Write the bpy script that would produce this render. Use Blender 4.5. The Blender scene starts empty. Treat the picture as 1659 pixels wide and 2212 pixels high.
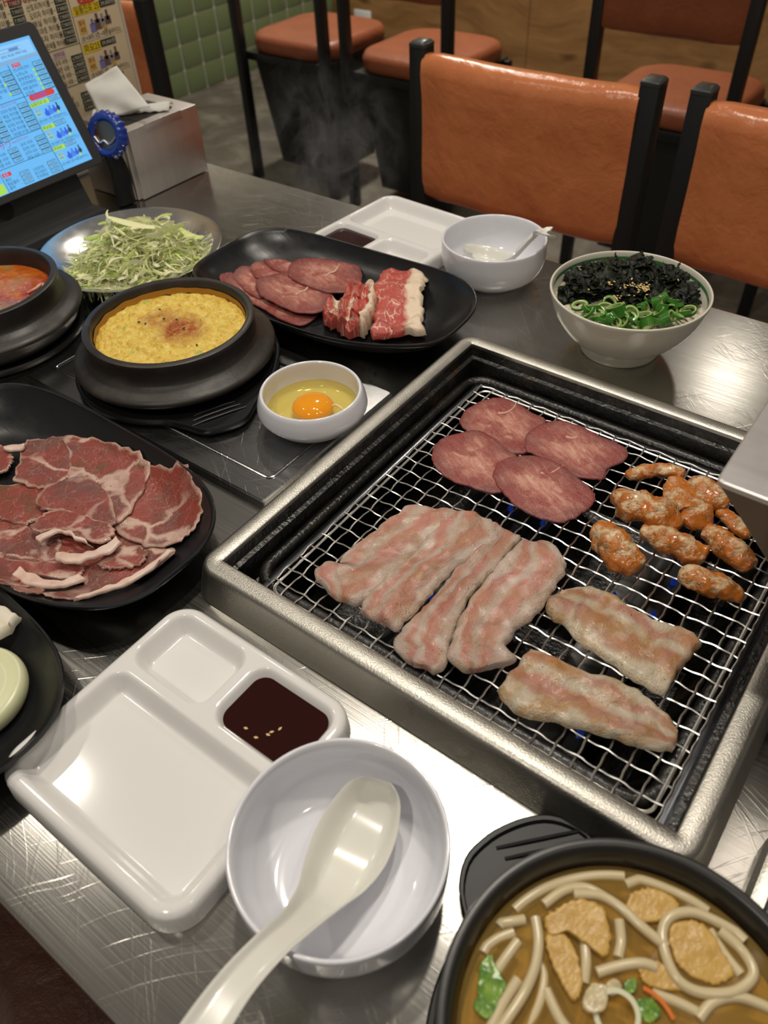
import bpy, bmesh, math, random
from mathutils import Vector, Matrix, noise as mnoise
random.seed(7)
PI = math.pi
TZ = 0.75                      # height of the table top; all z below are given above the table top

# ------------------------------------------------------------------ camera
SC = bpy.context.scene
COL = SC.collection
FPX, CX, CY = 1697.46, 829.5, 1106.0
YAW, PITCH, ROLL, CAMH = -0.673585, 0.781104, -0.0516125, 0.45
_f = Vector((math.sin(YAW) * math.cos(PITCH), math.cos(YAW) * math.cos(PITCH), -math.sin(PITCH)))
_r = Vector((math.cos(YAW), -math.sin(YAW), 0))
_u = _r.cross(_f)
RT = math.cos(ROLL) * _r + math.sin(ROLL) * _u
UP = -math.sin(ROLL) * _r + math.cos(ROLL) * _u
cam_data = bpy.data.cameras.new('camera')
cam = bpy.data.objects.new('camera', cam_data)
COL.objects.link(cam)
SC.camera = cam
M = Matrix.Identity(4)
for i in range(3):
    M[i][0], M[i][1], M[i][2] = RT[i], UP[i], -_f[i]
M.translation = (0, 0, CAMH + TZ)
cam.matrix_world = M
cam_data.sensor_fit = 'VERTICAL'
cam_data.sensor_height = 36.0
cam_data.lens = 36.0 * FPX / 2212.0
cam_data.clip_start = 0.02
cam_data.dof.use_dof = True
cam_data.dof.focus_distance = 0.64
cam_data.dof.aperture_fstop = 8.5

# ------------------------------------------------------------------ world, lights, exposure
world = bpy.data.worlds.new('world')
SC.world = world
world.use_nodes = True
world.node_tree.nodes['Background'].inputs[0].default_value = (1.0, 0.90, 0.78, 1)
world.node_tree.nodes['Background'].inputs[1].default_value = 0.15
SC.view_settings.view_transform = 'Standard'
SC.view_settings.look = 'None'
SC.view_settings.gamma = 1.0
SC.view_settings.use_curve_mapping = False
SC.view_settings.exposure = 0.0


def spot(name, loc, target, power, radius, angle, color=(1.0, 0.92, 0.80), blend=0.35):
    d = bpy.data.lights.new(name, 'SPOT')
    d.energy = power
    d.shadow_soft_size = radius
    d.spot_size = math.radians(angle)
    d.spot_blend = blend
    d.color = color
    o = bpy.data.objects.new(name, d)
    COL.objects.link(o)
    o.location = Vector(loc) + Vector((0, 0, TZ))
    o.rotation_euler = (Vector(target) - Vector(loc)).to_track_quat('-Z', 'Y').to_euler()
    return o


spot('ceiling_spot', (-0.24, 0.62, 1.25), (-0.30, 0.38, 0), 15.5, 0.03, 105)
spot('ceiling_spot', (-1.15, 0.21, 1.25), (-0.62, 0.33, 0), 6, 0.03, 95)
spot('ceiling_spot', (0.45, 0.10, 1.45), (-0.1, 0.25, 0), 6, 0.04, 95)
spot('ceiling_spot', (-0.30, -0.60, 1.55), (-0.40, 0.60, 0), 26, 0.04, 100)
spot('ceiling_spot', (-0.62, 0.74, 1.75), (-0.75, 1.35, -0.2), 34, 0.05, 110)
spot('ceiling_spot', (-1.50, 1.90, 1.70), (-0.80, 1.30, 0), 18, 0.05, 100)
spot('ceiling_spot', (-2.0, 2.9, 1.7), (-2.3, 2.9, -0.7), 190, 0.06, 125)
spot('ceiling_spot', (-0.55, 3.1, 1.6), (-0.7, 2.9, -0.7), 6, 0.08, 120)


# ------------------------------------------------------------------ helpers: pixels to points on planes of known height
def ray(px, py):
    return _f + RT * ((px - CX) / FPX) - UP * ((py - CY) / FPX)


def at(px, py, z=0.0):
    d = ray(px, py)
    t = (z - CAMH) / d.z
    return Vector((d.x * t, d.y * t, z))


def onplane(px, py, o, n):
    d = ray(px, py)
    c = Vector((0, 0, CAMH))
    return c + d * ((o - c).dot(n) / d.dot(n))


BASE = {}


def tag(o, label, cat, group=None):
    o['label'] = label
    o['category'] = cat
    if group:
        o['group'] = group
    return o


def thing(name, label, cat, base, group=None):
    o = bpy.data.objects.new(name, None)
    COL.objects.link(o)
    b = Vector(base)
    o.location = b + Vector((0, 0, TZ))
    o.empty_display_size = 0.02
    BASE[o] = b
    return tag(o, label, cat, group)


def mk(name, VF, mat, parent=None, base=None, smooth=True, angle=40, uv=None, uv2=None):
    V, F = VF[0], VF[1]
    if parent is not None:
        b = BASE[parent]
    else:
        b = Vector(base) if base is not None else Vector((0, 0, 0))
    me = bpy.data.meshes.new(name)
    me.from_pydata([tuple(Vector(v) - b) for v in V], [], F)
    if smooth:
        me.polygons.foreach_set('use_smooth', [True] * len(me.polygons))
        me.set_sharp_from_angle(angle=math.radians(angle))
    for nm, data in (('UVMap', uv), ('Radial', uv2)):
        if data:
            l = me.uv_layers.new(name=nm)
            buf = []
            for lp in me.loops:
                buf.extend(data[lp.vertex_index])
            l.data.foreach_set('uv', buf)
    me.validate()
    me.update()
    for m in (mat if isinstance(mat, (list, tuple)) else [mat]):
        me.materials.append(m)
    o = bpy.data.objects.new(name, me)
    COL.objects.link(o)
    BASE[o] = b
    if parent is not None:
        o.parent = parent
    else:
        o.location = b + Vector((0, 0, TZ))
    return o


def struct(o):
    o['kind'] = 'structure'
    return o


def stuff(o):
    o['kind'] = 'stuff'
    return o


def copy_tree(o, parent=None):
    c = o.copy()
    COL.objects.link(c)
    c.parent = parent
    for ch in list(o.children):
        copy_tree(ch, c)
    return c


# ---- shapes: each returns (verts, faces)
def join(*parts):
    V, F = [], []
    for v, f in parts:
        n = len(V)
        V += [Vector(x) for x in v]
        F += [tuple(i + n for i in q) for q in f]
    return V, F


def xf(VF, m):
    return [m @ Vector(v) for v in VF[0]], VF[1]


def loft(rings, cap0=True, cap1=True, closed=True):
    n = len(rings[0])
    V = [Vector(p) for r in rings for p in r]
    F = []
    for k in range(len(rings) - 1):
        for i in range(n if closed else n - 1):
            j = (i + 1) % n
            F.append((k * n + i, k * n + j, (k + 1) * n + j, (k + 1) * n + i))
    if cap0:
        F.append(tuple(reversed(range(n))))
    if cap1:
        F.append(tuple(range((len(rings) - 1) * n, len(rings) * n)))
    return V, F


def lathe(prof, c=(0, 0, 0), n=72, cap0=True, cap1=True):
    rings = [[(c[0] + r * math.cos(2 * PI * i / n), c[1] + r * math.sin(2 * PI * i / n), c[2] + z) for i in range(n)] for r, z in prof]
    return loft(rings, cap0, cap1)


def sm(prof, k=4):
    """smooth a profile with a Catmull-Rom spline"""
    P = [Vector((p[0], p[1], 0)) for p in prof]
    return [(max(p.x, 1e-4), p.y) for p in spline(P, k)]


def spline(P, k=6, closed=False):
    P = [Vector(p) for p in P]
    n = len(P)
    out = []
    m = n if closed else n - 1
    for i in range(m):
        if closed:
            a, b, c, d = P[(i - 1) % n], P[i], P[(i + 1) % n], P[(i + 2) % n]
        else:
            a, b, c, d = P[max(i - 1, 0)], P[i], P[i + 1], P[min(i + 2, n - 1)]
        for s in range(k):
            t = s / k
            out.append(0.5 * ((2 * b) + (c - a) * t + (2 * a - 5 * b + 4 * c - d) * t * t + (3 * b - a - 3 * c + d) * t ** 3))
    if not closed:
        out.append(P[-1].copy())
    return out


def tube(pts, r, n=8, flat=None, caps=True, closed=False):
    P = [Vector(p) for p in pts]
    m = len(P)
    rings = []
    prev = None
    for i in range(m):
        if closed:
            t = (P[(i + 1) % m] - P[i - 1])
        else:
            t = (P[min(i + 1, m - 1)] - P[max(i - 1, 0)])
        t.normalize()
        a = prev if prev is not None else (Vector((0, 0, 1)) if abs(t.z) < 0.9 else Vector((1, 0, 0)))
        x = (a - t * a.dot(t)).normalized()
        y = t.cross(x)
        prev = x
        rr = r[i] if isinstance(r, (list, tuple)) else r
        fl = flat if flat else 1.0
        rings.append([P[i] + x * (rr * fl * math.cos(2 * PI * j / n)) + y * (rr * math.sin(2 * PI * j / n)) for j in range(n)])
    if closed:
        rings.append(rings[0])
        return loft(rings, False, False)
    return loft(rings, caps, caps)


def rrect(hx, hy, r, z=0, c=(0, 0), k=6):
    out = []
    for sx, sy, a0 in ((1, 1, 0), (-1, 1, 90), (-1, -1, 180), (1, -1, 270)):
        for i in range(k + 1):
            a = math.radians(a0 + 90 * i / k)
            out.append((c[0] + sx * (hx - r) + r * math.cos(a), c[1] + sy * (hy - r) + r * math.sin(a), z))
    return out


def box(x0, x1, y0, y1, z0, z1, bev=0.0, seg=2):
    if bev <= 0:
        V = [(x, y, z) for z in (z0, z1) for x, y in ((x0, y0), (x1, y0), (x1, y1), (x0, y1))]
        return [Vector(v) for v in V], [(3, 2, 1, 0), (4, 5, 6, 7), (0, 1, 5, 4), (1, 2, 6, 5), (2, 3, 7, 6), (3, 0, 4, 7)]
    bm = bmesh.new()
    bmesh.ops.create_cube(bm, size=1)
    for v in bm.verts:
        v.co = Vector((x0 + (v.co.x + .5) * (x1 - x0), y0 + (v.co.y + .5) * (y1 - y0), z0 + (v.co.z + .5) * (z1 - z0)))
    bmesh.ops.bevel(bm, geom=list(bm.edges), offset=bev, segments=seg, affect='EDGES', profile=0.5)
    bm.verts.index_update()
    V = [v.co.copy() for v in bm.verts]
    F = [tuple(v.index for v in f.verts) for f in bm.faces]
    bm.free()
    return V, F


def ring_strip(x0, x1, y0, y1, prof, r=0.0, k=4):
    """a frame round a rectangle: prof = (outward offset, z); corner radius grows with the offset"""
    rings = []
    cx, cy = (x0 + x1) / 2, (y0 + y1) / 2
    for off, z in prof:
        rings.append(rrect((x1 - x0) / 2 + off, (y1 - y0) / 2 + off, max(r + off, 0.0005), z, (cx, cy), k))
    return loft(rings, False, False)


def sell(hx, hy, e, z, n=72, c=(0, 0), rot=0, wave=0.0):
    out = []
    for i in range(n):
        a = 2 * PI * i / n
        ca, sa = math.cos(a), math.sin(a)
        x = hx * math.copysign(abs(ca) ** (2 / e), ca)
        y = hy * math.copysign(abs(sa) ** (2 / e), sa)
        w = wave * (0.5 - 0.5 * math.cos(4 * a))
        out.append((c[0] + x * math.cos(rot) - y * math.sin(rot), c[1] + x * math.sin(rot) + y * math.cos(rot), z + w))
    return out


# ------------------------------------------------------------------ materials
class NT:
    def __init__(self, name):
        self.m = bpy.data.materials.new(name)
        self.m.use_nodes = True
        self.t = self.m.node_tree
        self.b = self.t.nodes['Principled BSDF']
        self.tc = None

    def n(self, kind, props=None, **ins):
        x = self.t.nodes.new(kind)
        for k, v in (props or {}).items():
            setattr(x, k, v)
        for k, v in ins.items():
            self.set(x, k, v)
        return x

    def set(self, x, k, v):
        s = x.inputs[int(k[1:])] if k[0] == 'i' and k[1:].isdigit() else x.inputs[k.replace('_', ' ')]
        if isinstance(v, bpy.types.NodeSocket):
            self.t.links.new(v, s)
        else:
            s.default_value = v

    def p(self, **kw):
        for k, v in kw.items():
            self.set(self.b, k, v)
        return self

    def co(self, kind='Object'):
        if kind == 'Radial':
            return self.n('ShaderNodeUVMap', {'uv_map': 'Radial'}).outputs[0]
        if self.tc is None:
            self.tc = self.n('ShaderNodeTexCoord')
        return self.tc.outputs[kind]

    def map(self, v, scale=(1, 1, 1), rot=(0, 0, 0), loc=(0, 0, 0)):
        return self.n('ShaderNodeMapping', Vector=v, Scale=scale, Rotation=rot, Location=loc).outputs[0]

    def noise(self, v, scale, detail=4, rough=0.55, dist=0.0):
        return self.n('ShaderNodeTexNoise', Vector=v, Scale=scale, Detail=detail, Roughness=rough, Distortion=dist).outputs['Fac']

    def noisec(self, v, scale, detail=3):
        return self.n('ShaderNodeTexNoise', Vector=v, Scale=scale, Detail=detail).outputs['Color']

    def vor(self, v, scale, feature='F1', out='Distance', rnd=1.0):
        return self.n('ShaderNodeTexVoronoi', {'feature': feature}, Vector=v, Scale=scale, Randomness=rnd).outputs[out]

    def ramp(self, fac, stops, mode='LINEAR'):
        r = self.n('ShaderNodeValToRGB', Fac=fac)
        e = r.color_ramp
        e.interpolation = mode
        while len(e.elements) < len(stops):
            e.elements.new(0.5)
        for el, (p, c) in zip(e.elements, stops):
            el.position = p
            el.color = (c, c, c, 1) if not isinstance(c, (tuple, list)) else (*c, 1)
        return r.outputs[0]

    def mix(self, fac, a, b, blend='MIX'):
        x = self.n('ShaderNodeMix', {'data_type': 'RGBA', 'blend_type': blend})
        for i, v in ((0, fac), (6, a), (7, b)):
            if isinstance(v, bpy.types.NodeSocket):
                self.t.links.new(v, x.inputs[i])
            else:
                x.inputs[i].default_value = (*v, 1) if isinstance(v, (tuple, list)) and len(v) == 3 else v
        return x.outputs[2]

    def math(self, op, a, b=0.0):
        x = self.n('ShaderNodeMath', {'operation': op})
        for i, v in ((0, a), (1, b)):
            if isinstance(v, bpy.types.NodeSocket):
                self.t.links.new(v, x.inputs[i])
            else:
                x.inputs[i].default_value = v
        return x.outputs[0]

    def sep(self, v):
        return self.n('ShaderNodeSeparateXYZ', Vector=v).outputs

    def add(self, a, b):
        x = self.n('ShaderNodeVectorMath', {'operation': 'ADD'})
        for i, v in ((0, a), (1, b)):
            if isinstance(v, bpy.types.NodeSocket):
                self.t.links.new(v, x.inputs[i])
            else:
                x.inputs[i].default_value = v
        return x.outputs[0]

    def warp(self, v, scale, amt):
        c = self.noisec(v, scale)
        x = self.n('ShaderNodeVectorMath', {'operation': 'MULTIPLY_ADD'})
        self.t.links.new(c, x.inputs[0])
        x.inputs[1].default_value = (amt, amt, amt)
        self.t.links.new(v, x.inputs[2])
        return x.outputs[0]

    def bump(self, h, strength=0.3, dist=0.001, nrm=None):
        x = self.n('ShaderNodeBump', Strength=strength, Distance=dist, Height=h)
        if nrm is not None:
            self.t.links.new(nrm, x.inputs['Normal'])
        return x.outputs[0]


def flat(name, c, rough=0.5, metal=0.0, **kw):
    m = NT(name)
    m.p(Base_Color=(*c, 1), Roughness=rough, Metallic=metal, **kw)
    return m.m


def mat_steel(name, col=(0.60, 0.585, 0.55), rough=0.30, along=(8, 1100, 8), scratch=True, speck=False, bs=0.14, aniso=0.0):
    m = NT(name)
    o = m.co()
    a = m.noise(m.map(o, along), 1.0, 3)
    h = a
    r = m.ramp(a, [(0.3, rough - 0.03), (0.7, rough + 0.04)])
    blot = m.noise(o, 9, 3)
    band = m.noise(m.map(o, (1.5, 70, 1.5)), 1.0, 4, 0.7)
    c = m.mix(m.math('MULTIPLY', m.math('ADD', blot, band), 0.5), tuple(x * 0.72 for x in col), tuple(min(1, x * 1.22) for x in col))
    if scratch:
        s = None
        for k, (ang, sc) in enumerate(((0.55, (9, 420, 1)), (0.9, (8, 380, 1)), (2.3, (14, 420, 1)))):
            w = m.warp(m.map(o, (1, 1, 1), (0, 0, ang)), 4, 0.05)
            q = m.ramp(m.noise(m.map(w, sc), 1.0, 2), [(0.615, 0.0), (0.68, 1.0)])
            s = q if s is None else m.math('MAXIMUM', s, q)
        s = m.math('MULTIPLY', s, m.ramp(m.noise(o, 11, 2), [(0.42, 0.0), (0.60, 1.0)]))
        h = m.math('ADD', m.math('MULTIPLY', a, 0.4), m.math('MULTIPLY', s, 0.8))
        c = m.mix(m.math('MULTIPLY', s, 0.22), c, (0.88, 0.85, 0.76))
    if speck:
        g = m.noise(o, 900, 2)
        h = m.math('ADD', h, m.math('MULTIPLY', g, 1.5))
        st = m.ramp(m.noise(o, 60, 5), [(0.62, 0.0), (0.75, 1.0)])
        c = m.mix(m.math('MULTIPLY', st, 0.35), c, (0.22, 0.16, 0.09))
    m.p(Base_Color=c, Metallic=1.0, Roughness=r, Normal=m.bump(h, bs, 0.0004))
    if aniso:
        m.p(Anisotropic=aniso, Tangent=m.n('ShaderNodeCombineXYZ', X=1.0).outputs[0])
    return m.m


def mat_leather(name, c0=(0.60, 0.205, 0.078), c1=(0.44, 0.130, 0.046), gloss=0.24):
    m = NT(name)
    o = m.co()
    n1 = m.noise(m.warp(o, 6, 0.15), 9, 6, 0.62)
    n2 = m.noise(m.warp(o, 9, 0.1), 28, 5, 0.6)
    c = m.mix(m.ramp(n1, [(0.3, 0.0), (0.7, 1.0)]), c1, c0)
    c = m.mix(m.math('MULTIPLY', n2, 0.35), c, tuple(x * 1.25 for x in c0))
    h = m.math('ADD', m.math('MULTIPLY', n1, 1.4), m.math('MULTIPLY', n2, 0.9))
    m.p(Base_Color=c, Roughness=gloss, Specular_IOR_Level=0.5, Normal=m.bump(h, 0.5, 0.0045))
    return m.m


def mat_white(name, c, rough=0.10):
    m = NT(name)
    m.p(Base_Color=(*c, 1), Roughness=rough, Coat_Weight=0.4, Coat_Roughness=0.04)
    return m.m


def mat_melamine():
    m = NT('black_melamine')
    o = m.co()
    st = m.noise(m.map(o, (30, 700, 30), (0, 0, 0.5)), 1.0, 2)
    m.p(Base_Color=(0.010, 0.010, 0.011, 1), Roughness=m.ramp(m.noise(o, 40, 3), [(0.3, 0.24), (0.75, 0.42)]), Normal=m.bump(st, 0.12, 0.0006))
    return m.m


def mat_stone():
    m = NT('dark_stoneware')
    o = m.co()
    c = m.ramp(m.noise(o, 35, 5), [(0.3, (0.016, 0.013, 0.011)), (0.6, (0.028, 0.023, 0.019)), (0.78, (0.055, 0.047, 0.040))])
    m.p(Base_Color=c, Roughness=m.ramp(m.noise(o, 22, 3), [(0.3, 0.30), (0.7, 0.52)]), Normal=m.bump(m.noise(o, 260, 3), 0.25, 0.0006))
    return m.m


def mat_black_iron(name='greasy_black_iron'):
    m = NT(name)
    o = m.co()
    c = m.ramp(m.noise(o, 40, 5), [(0.35, (0.004, 0.004, 0.004)), (0.62, (0.012, 0.010, 0.008)), (0.8, (0.05, 0.022, 0.007))])
    m.p(Base_Color=c, Roughness=m.ramp(m.noise(o, 90, 3), [(0.3, 0.14), (0.7, 0.42)]), Normal=m.bump(m.noise(o, 300, 4), 0.5, 0.0015))
    return m.m


def mat_pork(name, lean, lean2, fat, tint, cooked):
    """belly strip: stripes of fat and lean along the length, v runs across"""
    m = NT(name)
    uv = m.co('UV')
    w = m.warp(m.warp(uv, 0.9, 0.30), 7.0, 0.05)
    v = m.sep(w)[1]
    v = m.math('ADD', v, m.math('MULTIPLY', m.math('SUBTRACT', m.noise(m.map(uv, (.8, .35, 1)), 1.0, 2), 0.5), 0.8))
    s = m.ramp(v, [(0.06, 0.0), (0.26, 0.08), (0.34, 0.9), (0.42, 0.75), (0.50, 0.10), (0.58, 0.15), (0.68, 0.95), (0.90, 0.70), (0.99, 0.05)])
    fib = m.noise(m.map(w, (3, 26, 1)), 1.0, 4)
    s = m.math('MULTIPLY', s, m.ramp(m.noise(w, 3.2, 4), [(0.30, 0.35), (0.50, 1.0)]))
    lc = m.mix(fib, lean2, lean)
    fc = m.mix(m.noise(uv, 12, 4), tuple(x * 0.86 for x in fat), fat)
    c = m.mix(s, fc, lc)
    c = m.mix(m.math('MULTIPLY', m.ramp(m.noise(uv, 2.6, 4, 0.6, 0.4), [(0.42, 0.0), (0.70, 1.0)]), cooked), c, tint)
    o = m.co()
    pep = m.ramp(m.vor(o, 330), [(0.10, 1.0), (0.17, 0.0)])
    pep = m.math('MULTIPLY', pep, m.ramp(m.noise(o, 60, 2), [(0.58, 0.0), (0.64, 1.0)]))
    c = m.mix(pep, c, (0.03, 0.025, 0.02))
    h = m.math('ADD', m.noise(uv, 9, 5), m.math('MULTIPLY', m.noise(uv, 60, 3), 0.45))
    m.p(Base_Color=c, Roughness=m.ramp(m.noise(uv, 14, 3), [(0.3, 0.10), (0.7, 0.32)]), Coat_Weight=0.5, Coat_Roughness=0.12, Subsurface_Weight=0.10, Subsurface_Scale=0.003,
        Subsurface_Radius=(1.0, 0.4, 0.25), Normal=m.bump(h, 0.9, 0.0035), Coat_Normal=m.bump(h, 0.22, 0.002))
    return m.m


def mat_tongue():
    m = NT('sliced_tongue')
    uv = m.co('UV')
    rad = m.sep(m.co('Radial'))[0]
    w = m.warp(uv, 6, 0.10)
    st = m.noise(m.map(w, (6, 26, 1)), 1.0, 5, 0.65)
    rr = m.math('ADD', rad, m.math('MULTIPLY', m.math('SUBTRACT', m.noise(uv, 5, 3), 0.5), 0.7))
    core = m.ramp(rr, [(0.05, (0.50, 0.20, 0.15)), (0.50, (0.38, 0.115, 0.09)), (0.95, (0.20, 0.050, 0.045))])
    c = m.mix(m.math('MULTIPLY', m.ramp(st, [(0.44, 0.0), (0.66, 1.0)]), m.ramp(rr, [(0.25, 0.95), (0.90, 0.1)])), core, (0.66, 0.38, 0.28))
    red = m.ramp(m.noise(uv, 4.6, 3), [(0.50, 0.0), (0.58, 1.0)])
    c = m.mix(m.math('MULTIPLY', red, 0.7), c, (0.26, 0.045, 0.040))
    h = m.math('ADD', st, m.math('MULTIPLY', m.noise(uv, 80, 3), 0.6))
    m.p(Base_Color=c, Roughness=m.ramp(m.noise(uv, 30, 3), [(0.3, 0.16), (0.7, 0.38)]), Subsurface_Weight=0.06, Subsurface_Scale=0.002,
        Subsurface_Radius=(1.0, 0.35, 0.2), Normal=m.bump(h, 0.6, 0.0015))
    return m.m


def mat_shoulder():
    m = NT('marinated_pork')
    uv = m.co('UV')
    o = m.co()
    w = m.warp(uv, 4, 0.28)
    e = m.vor(m.warp(w, 2.0, 0.35), 1.35, 'DISTANCE_TO_EDGE')
    fine = m.vor(m.warp(uv, 7, 0.20), 5.0, 'DISTANCE_TO_EDGE')
    lean = m.ramp(m.noise(w, 2.2, 4), [(0.28, (0.15, 0.070, 0.056)), (0.43, (0.21, 0.066, 0.050)), (0.56, (0.30, 0.056, 0.038)), (0.70, (0.15, 0.068, 0.026))])
    big = m.math('MULTIPLY', m.ramp(e, [(0.015, 1.0), (0.050, 0.0)]), m.ramp(m.noise(uv, 2.2, 2), [(0.36, 0.1), (0.55, 1.0)]))
    sml = m.math('MULTIPLY', m.ramp(fine, [(0.006, 1.0), (0.03, 0.0)]), 0.16)
    rad = m.sep(m.co('Radial'))[0]
    rim = m.ramp(m.math('ADD', rad, m.math('MULTIPLY', m.math('SUBTRACT', m.noise(uv, 4, 2), 0.5), 0.45)), [(0.90, 0.0), (0.985, 0.8)])
    f = m.math('MAXIMUM', m.math('MAXIMUM', big, sml), rim)
    c = m.mix(f, lean, m.mix(m.noise(uv, 9, 3), (0.56, 0.34, 0.27), (0.68, 0.50, 0.41)))
    pep = m.math('MULTIPLY', m.ramp(m.vor(o, 300), [(0.14, 1.0), (0.22, 0.0)]), m.ramp(m.noise(o, 45, 2), [(0.52, 0.0), (0.58, 1.0)]))
    c = m.mix(pep, c, m.mix(m.ramp(m.noise(o, 500, 1), [(0.45, 0.0), (0.55, 1.0)]), (0.02, 0.018, 0.014), (0.45, 0.32, 0.14)))
    h = m.math('ADD', m.noise(uv, 12, 4), m.math('MULTIPLY', m.noise(uv, 70, 3), 0.5))
    m.p(Base_Color=c, Roughness=m.ramp(m.noise(uv, 20, 3), [(0.35, 0.08), (0.7, 0.26)]), Coat_Weight=0.5, Coat_Roughness=0.10, Subsurface_Weight=0.05, Subsurface_Scale=0.003,
        Subsurface_Radius=(1.0, 0.3, 0.2), Normal=m.bump(h, 0.8, 0.0024), Coat_Normal=m.bump(h, 0.35, 0.002))
    return m.m


def mat_beef():
    m = NT('marbled_beef')
    uv = m.co('UV')
    w = m.warp(uv, 3, 0.3)
    v = m.sep(m.warp(m.warp(uv, 2, 0.18), 9, 0.08))[1]
    mar = m.ramp(m.vor(m.map(w, (1.5, 4, 1)), 2.5, 'DISTANCE_TO_EDGE'), [(0.01, 1.0), (0.10, 0.0)])
    mar = m.math('MULTIPLY', mar, m.ramp(m.noise(uv, 4, 3), [(0.46, 0.0), (0.60, 0.9)]))
    fat = m.ramp(v, [(0.74, 0.0), (0.84, 1.0)])
    c = m.mix(m.noise(w, 6, 3), (0.40, 0.045, 0.04), (0.58, 0.12, 0.09))
    c = m.mix(m.math('MAXIMUM', mar, fat), c, (0.80, 0.64, 0.48))
    m.p(Base_Color=c, Roughness=0.38, Subsurface_Weight=0.12, Subsurface_Scale=0.003, Subsurface_Radius=(1, .35, .25), Normal=m.bump(m.noise(uv, 16, 5), 0.6, 0.002))
    return m.m


def mat_offal():
    m = NT('sauced_intestine')
    o = m.co()
    w = m.warp(o, 30, 0.012)
    f = m.ramp(m.noise(w, 85, 5, 0.62), [(0.39, 0.0), (0.52, 1.0)])
    c = m.mix(m.noise(o, 60, 3), (0.60, 0.41, 0.21), (0.74, 0.56, 0.35))
    c = m.mix(f, c, m.mix(m.noise(o, 190, 3), (0.36, 0.075, 0.010), (0.64, 0.23, 0.030)))
    h = m.math('ADD', m.noise(o, 110, 4), m.math('MULTIPLY', f, 0.8))
    m.p(Base_Color=c, Roughness=m.ramp(m.noise(o, 140, 3), [(0.35, 0.10), (0.7, 0.34)]), Subsurface_Weight=0.15, Subsurface_Scale=0.004, Subsurface_Radius=(1, .5, .2), Normal=m.bump(h, 0.7, 0.0022), Coat_Weight=0.35, Coat_Roughness=0.12, Coat_Normal=m.bump(h, 0.35, 0.002))
    return m.m


def mat_floor():
    m = NT('mottled_floor')
    o = m.co()
    w = m.warp(o, 3, 0.3)
    c = m.ramp(m.noise(w, 5.5, 7, 0.65), [(0.30, (0.045, 0.040, 0.032)), (0.52, (0.10, 0.090, 0.070)), (0.75, (0.20, 0.185, 0.15))])
    m.p(Base_Color=c, Roughness=0.55, Normal=m.bump(m.noise(o, 40, 4), 0.2, 0.004))
    return m.m


def mat_wood():
    m = NT('knotty_plywood')
    o = m.co()
    w = m.warp(o, 1.6, 0.35)
    g = m.noise(m.map(w, (1.2, 3, 9)), 2.0, 6, 0.6)
    c = m.ramp(g, [(0.30, (0.15, 0.070, 0.022)), (0.5, (0.25, 0.125, 0.042)), (0.72, (0.33, 0.18, 0.070))])
    kn = m.ramp(m.vor(m.map(w, (1.6, 1, 3.2)), 1.7), [(0.06, 1.0), (0.15, 0.0)])
    c = m.mix(m.math('MULTIPLY', kn, 0.75), c, (0.07, 0.022, 0.008))
    m.p(Base_Color=c, Roughness=0.5)
    return m.m


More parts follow.
